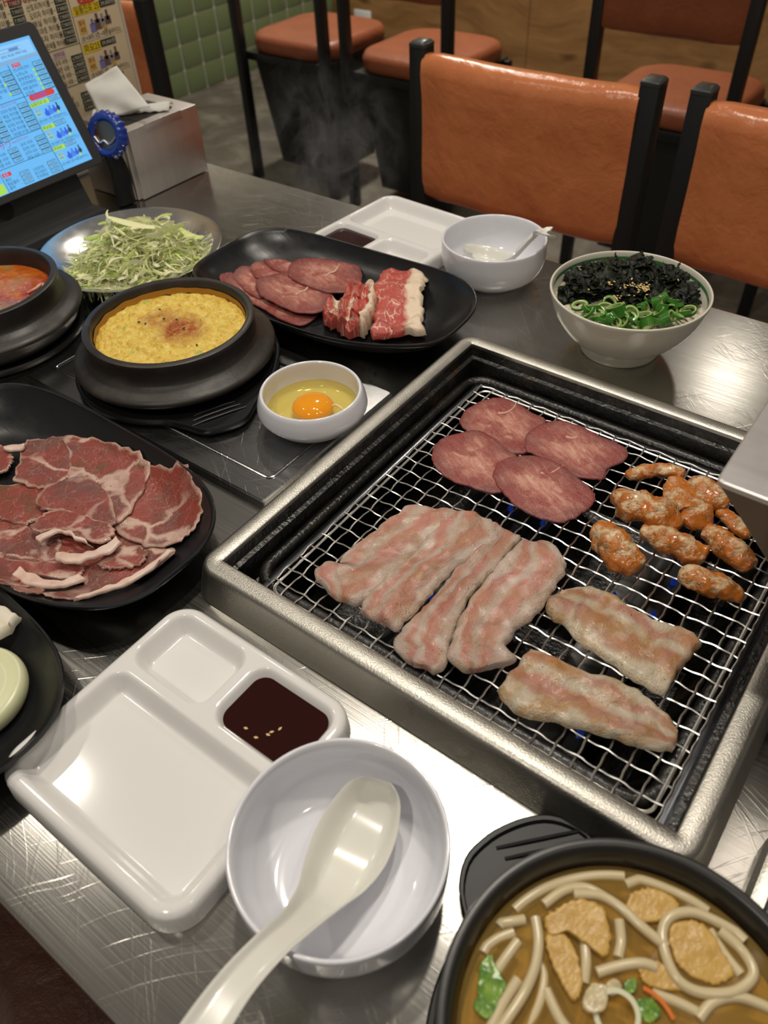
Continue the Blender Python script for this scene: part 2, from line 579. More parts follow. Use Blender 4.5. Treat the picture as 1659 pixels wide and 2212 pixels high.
M_ = {
    'table': mat_steel('brushed_steel_table', (0.48, 0.465, 0.43), 0.185, bs=0.16, aniso=0.35),
    'cover': mat_steel('worn_steel_cover', (0.34, 0.34, 0.34), 0.20, (8, 900, 8)),
    'frame': mat_steel('grill_rim_steel', (0.44, 0.42, 0.375), 0.38, (40, 40, 40), False, True, 0.4),
    'dish': mat_steel('spun_steel_dish', (0.66, 0.66, 0.65), 0.20, (60, 60, 60), False),
    'napkin_steel': mat_steel('dispenser_steel', (0.70, 0.66, 0.64), 0.40, (40, 3, 40), False),
    'hood': mat_steel('hood_steel', (0.78, 0.75, 0.74), 0.42, (20, 20, 20), False),
    'wire': flat('wire_steel', (0.93, 0.91, 0.87), 0.30, 1.0),
    'iron': mat_black_iron(),
    'pit': flat('grill_pit', (0.003, 0.003, 0.003), 0.5),
    'foilstrip': mat_steel('dark_sheet_strip', (0.20, 0.21, 0.23), 0.22, (20, 20, 20), False),
    'leather': mat_leather('tan_leatherette'),
    'leather_dark': mat_leather('brown_seat_leatherette', (0.27, 0.075, 0.028), (0.20, 0.054, 0.020), 0.42),
    'blackmetal': flat('black_powder_coat', (0.008, 0.008, 0.008), 0.42),
    'capplastic': flat('grey_black_cap', (0.03, 0.032, 0.03), 0.35),
    'boxblack': flat('matte_black_box', (0.013, 0.013, 0.013), 0.55),
    'melamine': mat_melamine(),
    'stone': mat_stone(),
    'trivet': flat('black_plastic', (0.008, 0.008, 0.009), 0.40, Specular_IOR_Level=0.3),
    'white': mat_white('white_melamine_tray', (0.77, 0.76, 0.745)),
    'whitebowl': mat_white('white_melamine_bowl', (0.76, 0.765, 0.82)),
    'spoon': mat_white('ivory_melamine_spoon', (0.74, 0.73, 0.67), 0.2),
    'ricebowl': mat_white('cream_rice_bowl', (0.66, 0.64, 0.54), 0.24),
    'green': flat('green_glaze', (0.045, 0.15, 0.055), 0.25),
    'belly': mat_pork('raw_pork_belly', (0.60, 0.17, 0.13), (0.68, 0.31, 0.24), (0.72, 0.58, 0.49), (0.46, 0.26, 0.10), 0.60),
    'bellycooked': mat_pork('half_grilled_pork_belly', (0.46, 0.15, 0.11), (0.56, 0.26, 0.19), (0.72, 0.62, 0.46), (0.46, 0.22, 0.045), 0.9),
    'tongue': mat_tongue(),
    'fatline': flat('white_fat', (0.58, 0.36, 0.28), 0.35),
    'shoulder': mat_shoulder(),
    'beef': mat_beef(),
    'beeffat': flat('cream_fat', (0.74, 0.60, 0.44), 0.4),
    'offal': mat_offal(),
    'floor': mat_floor(),
    'wood': mat_wood(),
    'grout': flat('pale_grout', (0.42, 0.41, 0.36), 0.8),
    'tile': flat('sage_green_tile', (0.115, 0.150, 0.070), 0.18),
    'plastic_dark': flat('tablet_plastic', (0.030, 0.030, 0.032), 0.45),
}

# ================================================================== the room
FL = -TZ
fl = struct(mk('floor', box(-3.26, 2.2, -1.6, 3.86, FL - 0.05, FL), M_['floor']))
WX, WY = -3.22, 3.82
wl = struct(mk('wall_left', box(WX - 0.05, WX, -1.6, WY + 0.05, FL, 1.75), M_['grout']))
tile0 = None
for i in range(14):
    for j in range(9):
        y0 = WY - 0.124 * (i + 1) + 0.004
        z0 = FL + 0.006 + 0.104 * j
        if tile0 is None:
            tile0 = mk('tile', box(WX, WX + 0.006, y0, y0 + 0.116, z0, z0 + 0.096, 0.0025, 2), M_['tile'], wl, smooth=True)
            ty, tz = y0, z0
        else:
            t = bpy.data.objects.new('tile', tile0.data)
            COL.objects.link(t)
            t.parent = wl
            t.location = (0, y0 - ty, z0 - tz)
wb = struct(mk('wall_back', box(WX, 2.2, WY, WY + 0.05, FL, 1.75), M_['wood']))
for i, x in enumerate((-2.02, -0.80, 0.42)):
    mk('panel_joint', box(x - 0.0015, x + 0.0015, WY - 0.0012, WY, FL, 1.75), flat('joint_dark', (0.05, 0.025, 0.01), 0.7), wb)
mk('panel_edge_post', box(WX + 0.006, WX + 0.05, WY - 0.012, WY, FL, 1.75, 0.002), M_['wood'], wb)

# wall socket on the wooden panel
oN = Vector((0, -1, 0))
oc = onplane(785, 40, Vector((0, WY, 0)), oN)
ow = thing('wall_outlet', 'small white wall socket on the wooden panel', 'outlet', (oc.x, WY, oc.z))
WHP = flat('white_plastic', (0.60, 0.60, 0.60), 0.4)
mk('cover_plate', box(oc.x - .055, oc.x + .055, WY - .012, WY, oc.z - .04, oc.z + .04, .004), WHP, ow)
mk('socket_recess', xf(lathe([(0.018, 0), (0.018, 0.004), (0.012, 0.004), (0.012, 0.001)], n=24), Matrix.Translation((oc.x, WY - .012, oc.z - .008)) @ Matrix.Rotation(PI / 2, 4, 'X')), flat('grey_plastic', (0.12, 0.12, 0.12), 0.5), ow)

# ================================================================== chairs
HW = 0.205


def make_chair(name, label, group, bz0, bz1, hw=HW):
    """origin on the floor between the two back posts; the seat lies towards +y; z above the floor"""
    c = thing(name, label, 'chair', (0, 0, -TZ), group)
    z = lambda v: v - TZ
    for s in (-1, 1):
        p = mk('post', box(s * hw - .015, s * hw + .015, -.016, .016, z(0.0), z(bz1 + .006), .002), M_['blackmetal'], c)
        mk('post_cap', loft([rrect(.0155, .0165, .003, z(bz1 + .006), (s * hw, 0), 2), rrect(.0155, .0165, .003, z(bz1 + .011), (s * hw, 0), 2), rrect(.011, .012, .002, z(bz1 + .015), (s * hw, 0), 2)]), M_['capplastic'], p)
        mk('front_leg', box(s * (hw - .01) - .013, s * (hw - .01) + .013, .36, .388, z(0), z(.425), .002), M_['blackmetal'], c)
    # backrest: padded sleeve between the posts
    rings = []
    nx = 26
    hgt = bz1 - bz0
    prof = [(-.010, 0.0), (-.017, .03), (-.020, .10), (-.021, .25), (-.021, .5), (-.023, .72), (-.027, .88), (-.025, .96), (-.014, 1.0), (.004, 1.0), (.017, .965), (.021, .9), (.018, .75), (.014, .5), (.013, .2), (.012, .05), (.006, 0.0)]
    for i in range(nx + 1):
        t = i / nx
        x = -(hw - .012) + 2 * (hw - .012) * t
        e = min(t, 1 - t)
        f = 0.80 + 0.20 * min(1, e / 0.10)
        g = 1.0 + 0.22 * math.sin(PI * t)
        rings.append([(x, -py * f * g + 0.004 * mnoise.noise((x * 14, pz * 3, 0)), z(bz0 + hgt * (0.5 + (pz - 0.5) * (0.975 + 0.025 * min(1, e / .08))) - .004 * math.sin(PI * t) * (pz > .5))) for py, pz in prof])
    b = mk('backrest', loft(rings), M_['leather'], c, angle=60)
    # seat pad, rounded towards the front
    sp = []
    for zz, inset in ((.430, .014), (.436, .004), (.448, 0), (.466, .001), (.478, .008), (.483, .022), (.4845, .06)):
        r = []
        for px, py, _ in rrect(hw - .004 - inset, .195 - inset, .10 - inset * .6, 0, (0, .205), 8):
            if py < .08:
                px *= 1.0
            r.append((px, py, z(zz) + .004 * (1 - (py - .2) ** 2 / .04) * (zz > .47)))
        sp.append(r)
    mk('seat', loft(sp), M_['leather_dark'], c, angle=50)
    mk('seat_frame', box(-hw + .014, hw - .014, .012, .39, z(.405), z(.431), .003), M_['blackmetal'], c)
    mk('storage_box', loft([rrect(hw - .06, .125, .01, z(.05), (0, .20), 3), rrect(hw - .025, .165, .012, z(.395), (0, .20), 3), rrect(hw - .022, .168, .012, z(.404), (0, .20), 3)]), M_['boxblack'], c)
    return c


G_F = 'tan chairs along the far side of the steel table'
G_N = 'tan chairs standing in front of the wooden panel'


def put(o, x, y, rot, label=None):
    o.location = (x, y, 0)
    o.rotation_euler = (0, 0, rot)
    if label:
        o['label'] = label
    return o


FY = 1.20
chF = make_chair('dining_chair', '', G_F, 0.588, 0.826, 0.200)
put(chF, -0.628, FY, PI, 'black-framed chair with glossy tan backrest across from the rice bowl and white bowl')
put(copy_tree(chF), -0.155, FY, PI, 'tan-backed chair directly behind the seaweed rice bowl, beside another such chair')
put(copy_tree(chF), -1.715, FY, PI, 'tan-backed chair standing behind the menu board and napkin dispenser')
NYY = 2.15
chN = make_chair('dining_chair', '', G_N, 0.648, 0.88, 0.19)
for o in chN.children:
    if o.name.startswith('backrest'):
        o.data.materials[0] = M_['leather_dark']
put(chN, -2.055, NYY, 0, 'tan-seated chair nearest the green tiled wall')
put(copy_tree(chN), -1.583, NYY, 0, 'tan-seated chair in front of the wall socket, second from the tiled wall')
put(copy_tree(chN), -0.752, NYY, 0, 'tan chair by the wooden panel, third from the tiled wall')
put(copy_tree(chN), -0.20, NYY, 0, 'tan chair by the wooden panel, fourth from the tiled wall')
chS = make_chair('dining_chair', 'brown leatherette chair with shade painted into its leather, tucked under the table beside the sesame sauce tray', None, 0.60, 0.83)
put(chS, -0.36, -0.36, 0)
DKL = mat_leather('shaded_brown_leatherette', (0.075, 0.022, 0.012), (0.045, 0.014, 0.008), 0.4)  # the shade on this chair is put into a darker leather colour
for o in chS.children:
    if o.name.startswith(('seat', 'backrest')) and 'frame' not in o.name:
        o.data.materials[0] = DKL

# ================================================================== table with its sunken roaster
TX0, TX1, TY0, TY1 = -1.26, 0.62, -0.0115, 0.806
OX0, OX1, OY0, OY1 = -0.333, 0.008, 0.2265, 0.567          # roaster opening
HX0, HX1, HY0, HY1 = OX0 - .012, OX1 + .012, OY0 - .012, OY1 + .012
table = thing('steel_table', 'long brushed stainless steel dining table with a sunken roaster', 'table', (-0.3, 0.4, -TZ))
xs, ys = [TX0 + .003, HX0, HX1, TX1 - .003], [TY0 + .003, HY0, HY1, TY1 - .003]
V = [(x, y, 0) for y in ys for x in xs]
Fq = [(r * 4 + c, r * 4 + c + 1, (r + 1) * 4 + c + 1, (r + 1) * 4 + c) for r in range(3) for c in range(3) if not (r == 1 and c == 1)]
mk('table_top', (V, Fq), M_['table'], table, smooth=False)
mk('table_edge', ring_strip(TX0 + .003, TX1 - .003, TY0 + .003, TY1 - .003, [(0, 0), (.0020, -.0006), (.003, -.003), (.003, -.032), (0, -.034), (-.02, -.034)], 0.001, 3), M_['table'], table)
for x in (TX0 + .12, TX1 - .12):
    for y in (TY0 + .10, TY1 - .10):
        mk('leg', box(x - .025, x + .025, y - .025, y + .025, -TZ, -.034, .003), M_['blackmetal'], table)
mk('apron', ring_strip(TX0 + .10, TX1 - .10, TY0 + .08, TY1 - .08, [(0, -.034), (.004, -.034), (.004, -.09), (0, -.09), (0, -.034)], .004, 2), M_['blackmetal'], table)

roaster = thing('table_roaster', 'square gas roaster with steel rim sunk into the table', 'grill', ((OX0 + OX1) / 2, (OY0 + OY1) / 2, -.20))
mk('rim', ring_strip(OX0, OX1, OY0, OY1, [(0, .006), (0, .0272), (.001, .028), (.0108, .028), (.0128, .0274), (.0143, .0260), (.0154, .0232), (.0185, .012), (.0215, .0005)], 0.0006, 5), M_['frame'], roaster)
mk('liner', ring_strip(OX0, OX1, OY0, OY1, [(-.0002, .024), (-.0015, .016), (-.0055, .0150), (-.0065, .008), (-.0085, -.006), (-.013, -.008), (-.013, -.16)], 0.0, 3), M_['iron'], roaster)
gx0, gx1, gy0, gy1 = -0.303, -0.0035, 0.2325, 0.5375      # wire field
mk('inner_rail', tube([(x, y, z + .002) for x, y, z in rrect((OX1 - OX0) / 2 - .0150, (OY1 - OY0) / 2 - .0150, .02, 0, ((OX0 + OX1) / 2 - .002, (OY0 + OY1) / 2))], .0055, 10, closed=True), M_['iron'], roaster)
mk('pit_floor', box(OX0 + .013, OX1 - .013, OY0 + .013, OY1 - .013, -.165, -.16), M_['pit'], roaster)
mk('drip_pan', ring_strip(OX0 + .06, OX1 - .06, OY0 + .06, OY1 - .06, [(.035, -.05), (.02, -.075), (-.02, -.085), (-.10, -.086)], .01, 3), M_['iron'], roaster)
# burners with rows of ports and small blue flames
FLAME = NT('blue_flame')
FLAME.p(Base_Color=(0.0, 0.01, 0.05, 1), Emission_Color=(0.02, 0.09, 0.8, 1), Emission_Strength=0.14, Roughness=.4)
BUR = mat_steel('burner_steel', (0.20, 0.20, 0.20), 0.28, (30, 30, 30), False)
for bx in (-0.20, -0.085):
    bu = mk('burner', join(box(bx - .022, bx + .022, .262, .535, -.052, -.036, .004), box(bx - .009, bx + .009, .262, .535, -.036, -.031, .002)), BUR, roaster)
    mk('burner_flame', join(*[lathe([(.0022, 0), (.0028, .002), (.0016, .006), (.0003, .009)], (bx + sx * .016, .272 + .0135 * k, -.0362), 8) for k in range(1, 20, 3) for sx in (-1, 1)]), FLAME.m, bu)['kind'] = 'stuff'
mk('cross_bar', box(OX0 + .013, OX1 - .013, .392, .404, -.062, -.052, .002), M_['iron'], roaster)

# the wire grate lying in the roaster
GZ = 0.008
grate = thing('wire_grate', 'crimped steel wire grate laid over the gas roaster', 'grate', ((gx0 + gx1) / 2, (gy0 + gy1) / 2, GZ))
NXW, NYW = 23, 23
sx_, sy_ = (gx1 - gx0) / (NXW - 1), (gy1 - gy0) / (NYW - 1)
WR, AMP = 0.00075, 0.0008
for i in range(NXW):
    x = gx0 + sx_ * i
    pts = []
    for k in range((NYW - 1) * 4 + 1):
        y = gy0 + sy_ * k / 4
        pts.append((x + .00035 * math.sin(k * 1.57 + i), y, GZ + AMP * math.cos(PI * k / 4 + PI * i)))
    mk('wire', tube(pts, WR, 5), M_['wire'], grate)
for j in range(NYW):
    y = gy0 + sy_ * j
    pts = []
    for k in range((NXW - 1) * 4 + 1):
        x = gx0 + sx_ * k / 4
        pts.append((x, y + .00035 * math.sin(k * 1.57 + j), GZ - AMP * math.cos(PI * k / 4 + PI * j)))
    mk('wire', tube(pts, WR, 5), M_['wire'], grate)
mk('edge_strip', ring_strip(gx0, gx1, gy0, gy1, [(-.0005, GZ - .003), (-.0005, GZ - .0012), (.0012, GZ - .0008), (.0060, GZ - .001), (.0072, GZ - .002), (.0072, GZ - .006)], .004, 4), M_['foilstrip'], grate)
mk('edge_wire', tube([(x, y, GZ - .001) for x, y, z in rrect((gx1 - gx0) / 2 - .004, (gy1 - gy0) / 2 - .004, .008, 0, ((gx0 + gx1) / 2, (gy0 + gy1) / 2))], .0013, 6, closed=True), M_['wire'], grate)

# the neighbouring roaster's control corner, just reaching into the picture on the right
sr = thing('gas_valve_plate', 'small steel gas valve plate with black recess beside the roaster', 'valve', (0.083, 0.235, 0))
mk('plate', loft([rrect(.034, .030, .006, 0, (.083, .235)), rrect(.034, .030, .006, .010, (.083, .235)), rrect(.031, .027, .005, .013, (.083, .235))]), M_['frame'], sr)
mk('recess', loft([rrect(.024, .020, .004, .0131, (.083, .235)), rrect(.022, .018, .004, .0145, (.083, .235))]), M_['iron'], sr)
mk('knob', lathe(sm([(.012, .0145), (.012, .024), (.010, .027), (.002, .028)], 3), (.083, .235, 0), 28), M_['trivet'], sr)

# exhaust hood hanging above the roaster's right side
hood = thing('exhaust_hood', 'brushed steel exhaust hood corner hanging over the roaster', 'hood', (0.09, 0.47, 0.10))
hx0, hy0, hx1, hy1, hz = -.052, .361, .235, .60, .150
hcx, hcy = (hx0 + hx1) / 2, (hy0 + hy1) / 2
hfx, hfy = (hx1 - hx0) / 2, (hy1 - hy0) / 2
mk('top_plate', loft([rrect(hfx, hfy, .004, hz - .004, (hcx, hcy), 2), rrect(hfx, hfy, .004, hz - .001, (hcx, hcy), 2), rrect(hfx - .001, hfy - .001, .004, hz, (hcx, hcy), 2)]), M_['hood'], hood, angle=30)
mk('funnel', loft([rrect(hfx - .050, hfy - .004, .004, hz - .058, (hcx, hcy), 2), rrect(hfx - .0006, hfy - .0006, .004, hz - .0035, (hcx, hcy), 2)]), mat_steel('dark_hood_steel', (0.20, 0.19, 0.175), 0.45, (20, 20, 20), False), hood, angle=30)  # funnel steel is darker than the top plate
mk('duct', lathe([(.055, hz), (.055, 1.9)], (hcx + .03, hcy, 0), 40), M_['hood'], hood)
mk('collar', lathe([(.056, hz), (.064, hz), (.064, hz + .015), (.056, hz + .015)], (hcx + .03, hcy, 0), 40), M_['hood'], hood)

# loose burner cover plate with an embossed frame, lying left of the roaster
cx0, cx1, cy0, cy1 = -0.688, -0.3665, 0.302, 0.482
cover = thing('burner_cover', 'dark worn steel burner cover plate with embossed border under the egg bowl', 'cover', ((cx0 + cx1) / 2, (cy0 + cy1) / 2, 0))
ccc = ((cx0 + cx1) / 2, (cy0 + cy1) / 2)
chx, chy = (cx1 - cx0) / 2, (cy1 - cy0) / 2
mk('plate', loft([rrect(chx, chy, .002, 0, ccc, 2), rrect(chx, chy, .002, .0065, ccc, 2), rrect(chx - .0015, chy - .0015, .002, .008, ccc, 2)]), M_['cover'], cover, angle=25)
mk('embossed_border', tube([(x, y, .0078) for x, y, z in rrect((cx1 - cx0) / 2 - .0135, (cy1 - cy0) / 2 - .0235, .006, 0, ((cx0 + cx1) / 2, (cy0 + cy1) / 2))], .0016, 8, closed=True), M_['cover'], cover)

# ================================================================== white compartment trays
def sdrr(x, y, x0, x1, y0, y1, r):
    qx = abs(x - (x0 + x1) / 2) - (x1 - x0) / 2 + r
    qy = abs(y - (y0 + y1) / 2) - (y1 - y0) / 2 + r
    return math.hypot(max(qx, 0), max(qy, 0)) + min(max(qx, qy), 0) - r


def sst(a, b, x):
    t = min(1, max(0, (x - a) / (b - a)))
    return t * t * (3 - 2 * t)


TW, TH = 0.080, 0.0795
COMP = [(-.0715, .0715, -.0705, .0135, .012), (-.0715, -.0045, .0220, .0710, .012), (.0045, .0715, .0220, .0710, .012)]


def tray_z(x, y):
    d = sdrr(x, y, -TW, TW, -TH, TH, .020)
    z = 0.0175 - 0.0035 * max(0, (d + .005) / .005) ** 2 if d > -.005 else 0.0175
    if d > 0:
        return 0.014 - d * 9.0
    for c in COMP:
        dd = sdrr(x, y, *c)
        if dd < 0.002:
            z = min(z, 0.0045 + 0.013 * sst(-.0080, .0015, dd))
    return z


def make_tray(label, base, rot, sesame):
    t = thing('compartment_tray', label, 'tray', base)
    N = 150
    step = 2 * (TW + .0025) / N
    V, F, idx = [], [], {}
    for j in range(N + 1):
        for i in range(N + 1):
            x, y = -(TW + .0025) + i * step, -(TW + .0025) + j * step
            z = tray_z(x, y)
            if z > -0.006:
                idx[i, j] = len(V)
                V.append(Vector((x, y, max(z, 0.0008))))
    for j in range(N):
        for i in range(N):
            q = [(i, j), (i + 1, j), (i + 1, j + 1), (i, j + 1)]
            if all(k in idx for k in q):
                F.append(tuple(idx[k] for k in q))
    edge = {}
    for f in F:
        for a_, b_ in zip(f, f[1:] + f[:1]):
            k_ = (min(a_, b_), max(a_, b_))
            edge[k_] = edge.get(k_, 0) + 1
    sd = lambda x, y: sdrr(x, y, -TW, TW, -TH, TH, .020)
    for k_, c_ in edge.items():
        if c_ == 1:
            for vi in k_:
                v = V[vi]
                for _ in range(3):
                    d = sd(v.x, v.y) - .0012
                    gx_, gy_ = (sd(v.x + 1e-4, v.y) - sd(v.x - 1e-4, v.y)) / 2e-4, (sd(v.x, v.y + 1e-4) - sd(v.x, v.y - 1e-4)) / 2e-4
                    v.x -= gx_ * d
                    v.y -= gy_ * d
                v.z = .0003
    m = Matrix.Translation(base) @ Matrix.Rotation(rot, 4, 'Z')
    mk('tray_body', xf((V, F), m), M_['white'], t, angle=80)
    c = COMP[2]
    pts = rrect((c[1] - c[0]) / 2 - .0028, (c[3] - c[2]) / 2 - .0028, .010, .0118, ((c[0] + c[1]) / 2, (c[2] + c[3]) / 2))
    return t, m, pts


SAUCE = NT('dark_soy_sauce')
SAUCE.p(Base_Color=(0.022, 0.0022, 0.0012, 1), Roughness=0.04, Specular_IOR_Level=0.5)
SESAME = flat('sesame_seed', (0.62, 0.45, 0.20), 0.45)


def seed(c, a, s=1.0, tilt=0.0):
    rings = []
    for t, r in ((-1, .05), (-.7, .55), (-.2, 1), (.3, .85), (.75, .4), (1, .05)):
        rings.append([(t * .0016 * s, .00095 * s * r * math.cos(2 * PI * k / 7), .0005 * s * r * math.sin(2 * PI * k / 7)) for k in range(7)])
    return xf(loft(rings), Matrix.Translation(c) @ Matrix.Rotation(a, 4, 'Z') @ Matrix.Rotation(tilt, 4, 'Y'))


t1, m1, p1 = make_tray('white three-compartment tray holding dark soy sauce with sesame seeds beside the spoon bowl', (-0.2595, 0.1110, 0), 0, True)
o = tag(mk('dipping_sauce', xf(loft([p1, [(x * .8 + .2 * .038, y * .8 + .2 * .0465, z + .00002) for x, y, z in p1]], False), m1), SAUCE.m, base=(-.2215, .1575, .0118)), 'dark brown soy dipping sauce with sesame seeds floating on it', 'sauce')
for q, (px, py, a) in enumerate(((531, 1573, .3), (587, 1581, .9), (579, 1587, .2), (605, 1574, 1.5), (553, 1593, .4), (539, 1637, 1.8))):
    c = at(px, py, .0124)
    tag(mk('sesame_seed', seed(c, a, 1.0), SESAME, base=c), 'pale sesame seed floating on the dark soy sauce', 'seed', 'sesame seeds on the soy sauce')
t2, m2, p2 = make_tray('white three-compartment tray beside the plate of tongue and beef', (-0.5510, 0.7440, 0), PI - .07, False)
tag(mk('dipping_sauce', xf(loft([p2, [(x * .8 + .2 * .038, y * .8 + .2 * .0465, z + .00002) for x, y, z in p2]], False), m2), SAUCE.m, base=(-.586, .697, .0118)), 'plain red brown sauce in the tray beside the tongue plate', 'sauce')


# ================================================================== white bowls and spoons
def bowl_profile(r, h):
    return sm([(.0005, .004), (r * .50, .0035), (r * .56, 0), (r * .60, .0005), (r * .66, .006), (r * .86, h * .22), (r * .985, h * .50), (r * 1.0, h * .80), (r * .998, h * .96), (r * .985, h), (r * .955, h * .99), (r * .94, h * .88), (r * .93, h * .55), (r * .84, h * .30), (r * .70, h * .165), (r * .45, h * .14), (.0005, h * .14)], 3)


nb = (-0.1300, 0.1115, 0)
bw = thing('white_bowl', 'white round bowl holding a spoon between the sesame sauce tray and udon pot', 'bowl', nb)
mk('bowl_body', lathe(bowl_profile(.0577, .050), nb, 96), M_['whitebowl'], bw, angle=80)
fb = (-0.4075, 0.7310, 0)
bw = thing('white_bowl', 'white round bowl holding a spoon beside the seaweed rice bowl', 'bowl', fb)
mk('bowl_body', lathe(bowl_profile(.0582, .050), fb, 96), M_['whitebowl'], bw, angle=80)


def scoop(s_):
    return sst(.50, 1.0, abs(s_)) - 1


def spoon(label, path, widths, depths, th=0.0020):
    P = spline(path, 6)
    Wd = [w.x for w in spline([(w, 0, 0) for w in widths], 6)]
    Dp = [max(w.x, 0.0004) for w in spline([(w, 0, 0) for w in depths], 6)]
    top, bot = [], []
    n = 25
    for i, p in enumerate(P):
        t = (P[min(i + 1, len(P) - 1)] - P[max(i - 1, 0)]).normalized()
        side = t.cross(Vector((0, 0, 1))).normalized()
        nrm = side.cross(t).normalized()
        w = max(Wd[i], 0.0006)
        r1, r2 = [], []
        for k in range(n):
            s = -1 + 2 * k / (n - 1)
            q = p + side * (w * s) + nrm * (Dp[i] * scoop(s))
            r1.append(q)
            r2.append(p + side * (w * s) + nrm * (Dp[i] * scoop(s) - th * (1 - .45 * abs(s) ** 6)))
        bot.append(r1 + r2[::-1])
    base = P[len(P) // 3].copy()
    o = mk('spoon', loft(bot), M_['spoon'], base=base, angle=48)
    return tag(o, label, 'spoon')


spoon('ivory white soup spoon resting in the bowl beside the udon pot',
      [at(819, 1684, .0365), at(817, 1692, .0355), at(809, 1714, .0325), at(786, 1765, .0280), at(755, 1830, .0258), at(722, 1890, .0290), at(690, 1935, .037), at(645, 1985, .048), at(590, 2035, .058), at(520, 2110, .065), at(455, 2200, .069), at(405, 2290, .070), at(370, 2370, .068)],
      [.0045, .0105, .0160, .0205, .0215, .0180, .0125, .0090, .0082, .0086, .0096, .0108, .0085],
      [.0004, .0040, .0095, .0140, .0150, .0130, .0080, .0042, .0032, .0028, .0028, .0026, .002])
spoon('ivory white spoon with hooked handle in the bowl beside the rice bowl',
      [at(1006, 534, .029), at(1010, 536, .0275), at(1020, 540, .0245), at(1042, 548, .021), at(1066, 556, .0215), at(1088, 560, .027), at(1104, 553, .035), at(1122, 535, .046), at(1142, 514, .058), at(1160, 499, .067), at(1172, 494, .073), at(1183, 498, .074), at(1190, 504, .070)],
      [.0045, .0100, .0150, .0195, .0205, .0150, .0085, .0075, .0075, .0078, .0090, .0098, .0085],
      [.0004, .0040, .0075, .0105, .0110, .0075, .0035, .0030, .0028, .0026, .0024, .0022, .002])

# ================================================================== egg bowl
eb = (-0.4010, 0.4080, 0.008)
bw = thing('egg_bowl', 'small white rounded bowl with a raw egg beside the roaster', 'bowl', eb)
mk('bowl_body', lathe(sm([(.0005, .003), (.024, .003), (.027, 0), (.030, .0005), (.040, .006), (.0485, .016), (.0490, .022), (.0468, .030), (.0452, .0335), (.0440, .0345), (.0425, .0338), (.0420, .030), (.0415, .016), (.034, .008), (.0005, .007)], 4), eb, 88), M_['whitebowl'], bw, angle=80)
EWH = NT('egg_white')
_t = EWH.n('ShaderNodeBsdfTransparent', Color=(0.93, 0.84, 0.40, 1))
EWH.p(Base_Color=(0.72, 0.60, 0.22, 1), Roughness=0.03)
_m = EWH.n('ShaderNodeMixShader', Fac=0.17, i1=_t.outputs[0], i2=EWH.b.outputs[0])
EWH.t.links.new(_m.outputs[0], EWH.t.nodes['Material Output'].inputs[0])
YOLK = NT('egg_yolk')
YOLK.p(Base_Color=(0.86, 0.33, 0.008, 1), Roughness=0.08, Subsurface_Weight=0.2, Subsurface_Scale=0.005, Subsurface_Radius=(1, .5, .1), Coat_Weight=0.6)
egg = thing('raw_egg', 'raw egg with an orange yolk in the small white bowl', 'egg', (eb[0], eb[1], .016))
mk('egg_white', lathe([(.0412, .0243), (.040, .0241), (.030, .0240), (.0005, .0240)], (eb[0], eb[1], 0), 64, False, False), EWH.m, egg)
yc = at(676, 880, .022)
mk('yolk', lathe(sm([(.0005, .0185), (.014, .0185), (.0188, .0215), (.0178, .0255), (.0130, .0292), (.0070, .0306), (.0005, .0310)], 4), (yc.x, yc.y, 0), 48), YOLK.m, egg, angle=80)
mk('chalaza', tube(spline([at(716, 877, .0248), at(724, 874, .0252), at(734, 879, .0250), at(744, 887, .0246)], 5), [.0006] * 4 + [.0009] * 8 + [.0005] * 4, 6), flat('egg_string', (0.85, 0.74, 0.45), .3), egg)


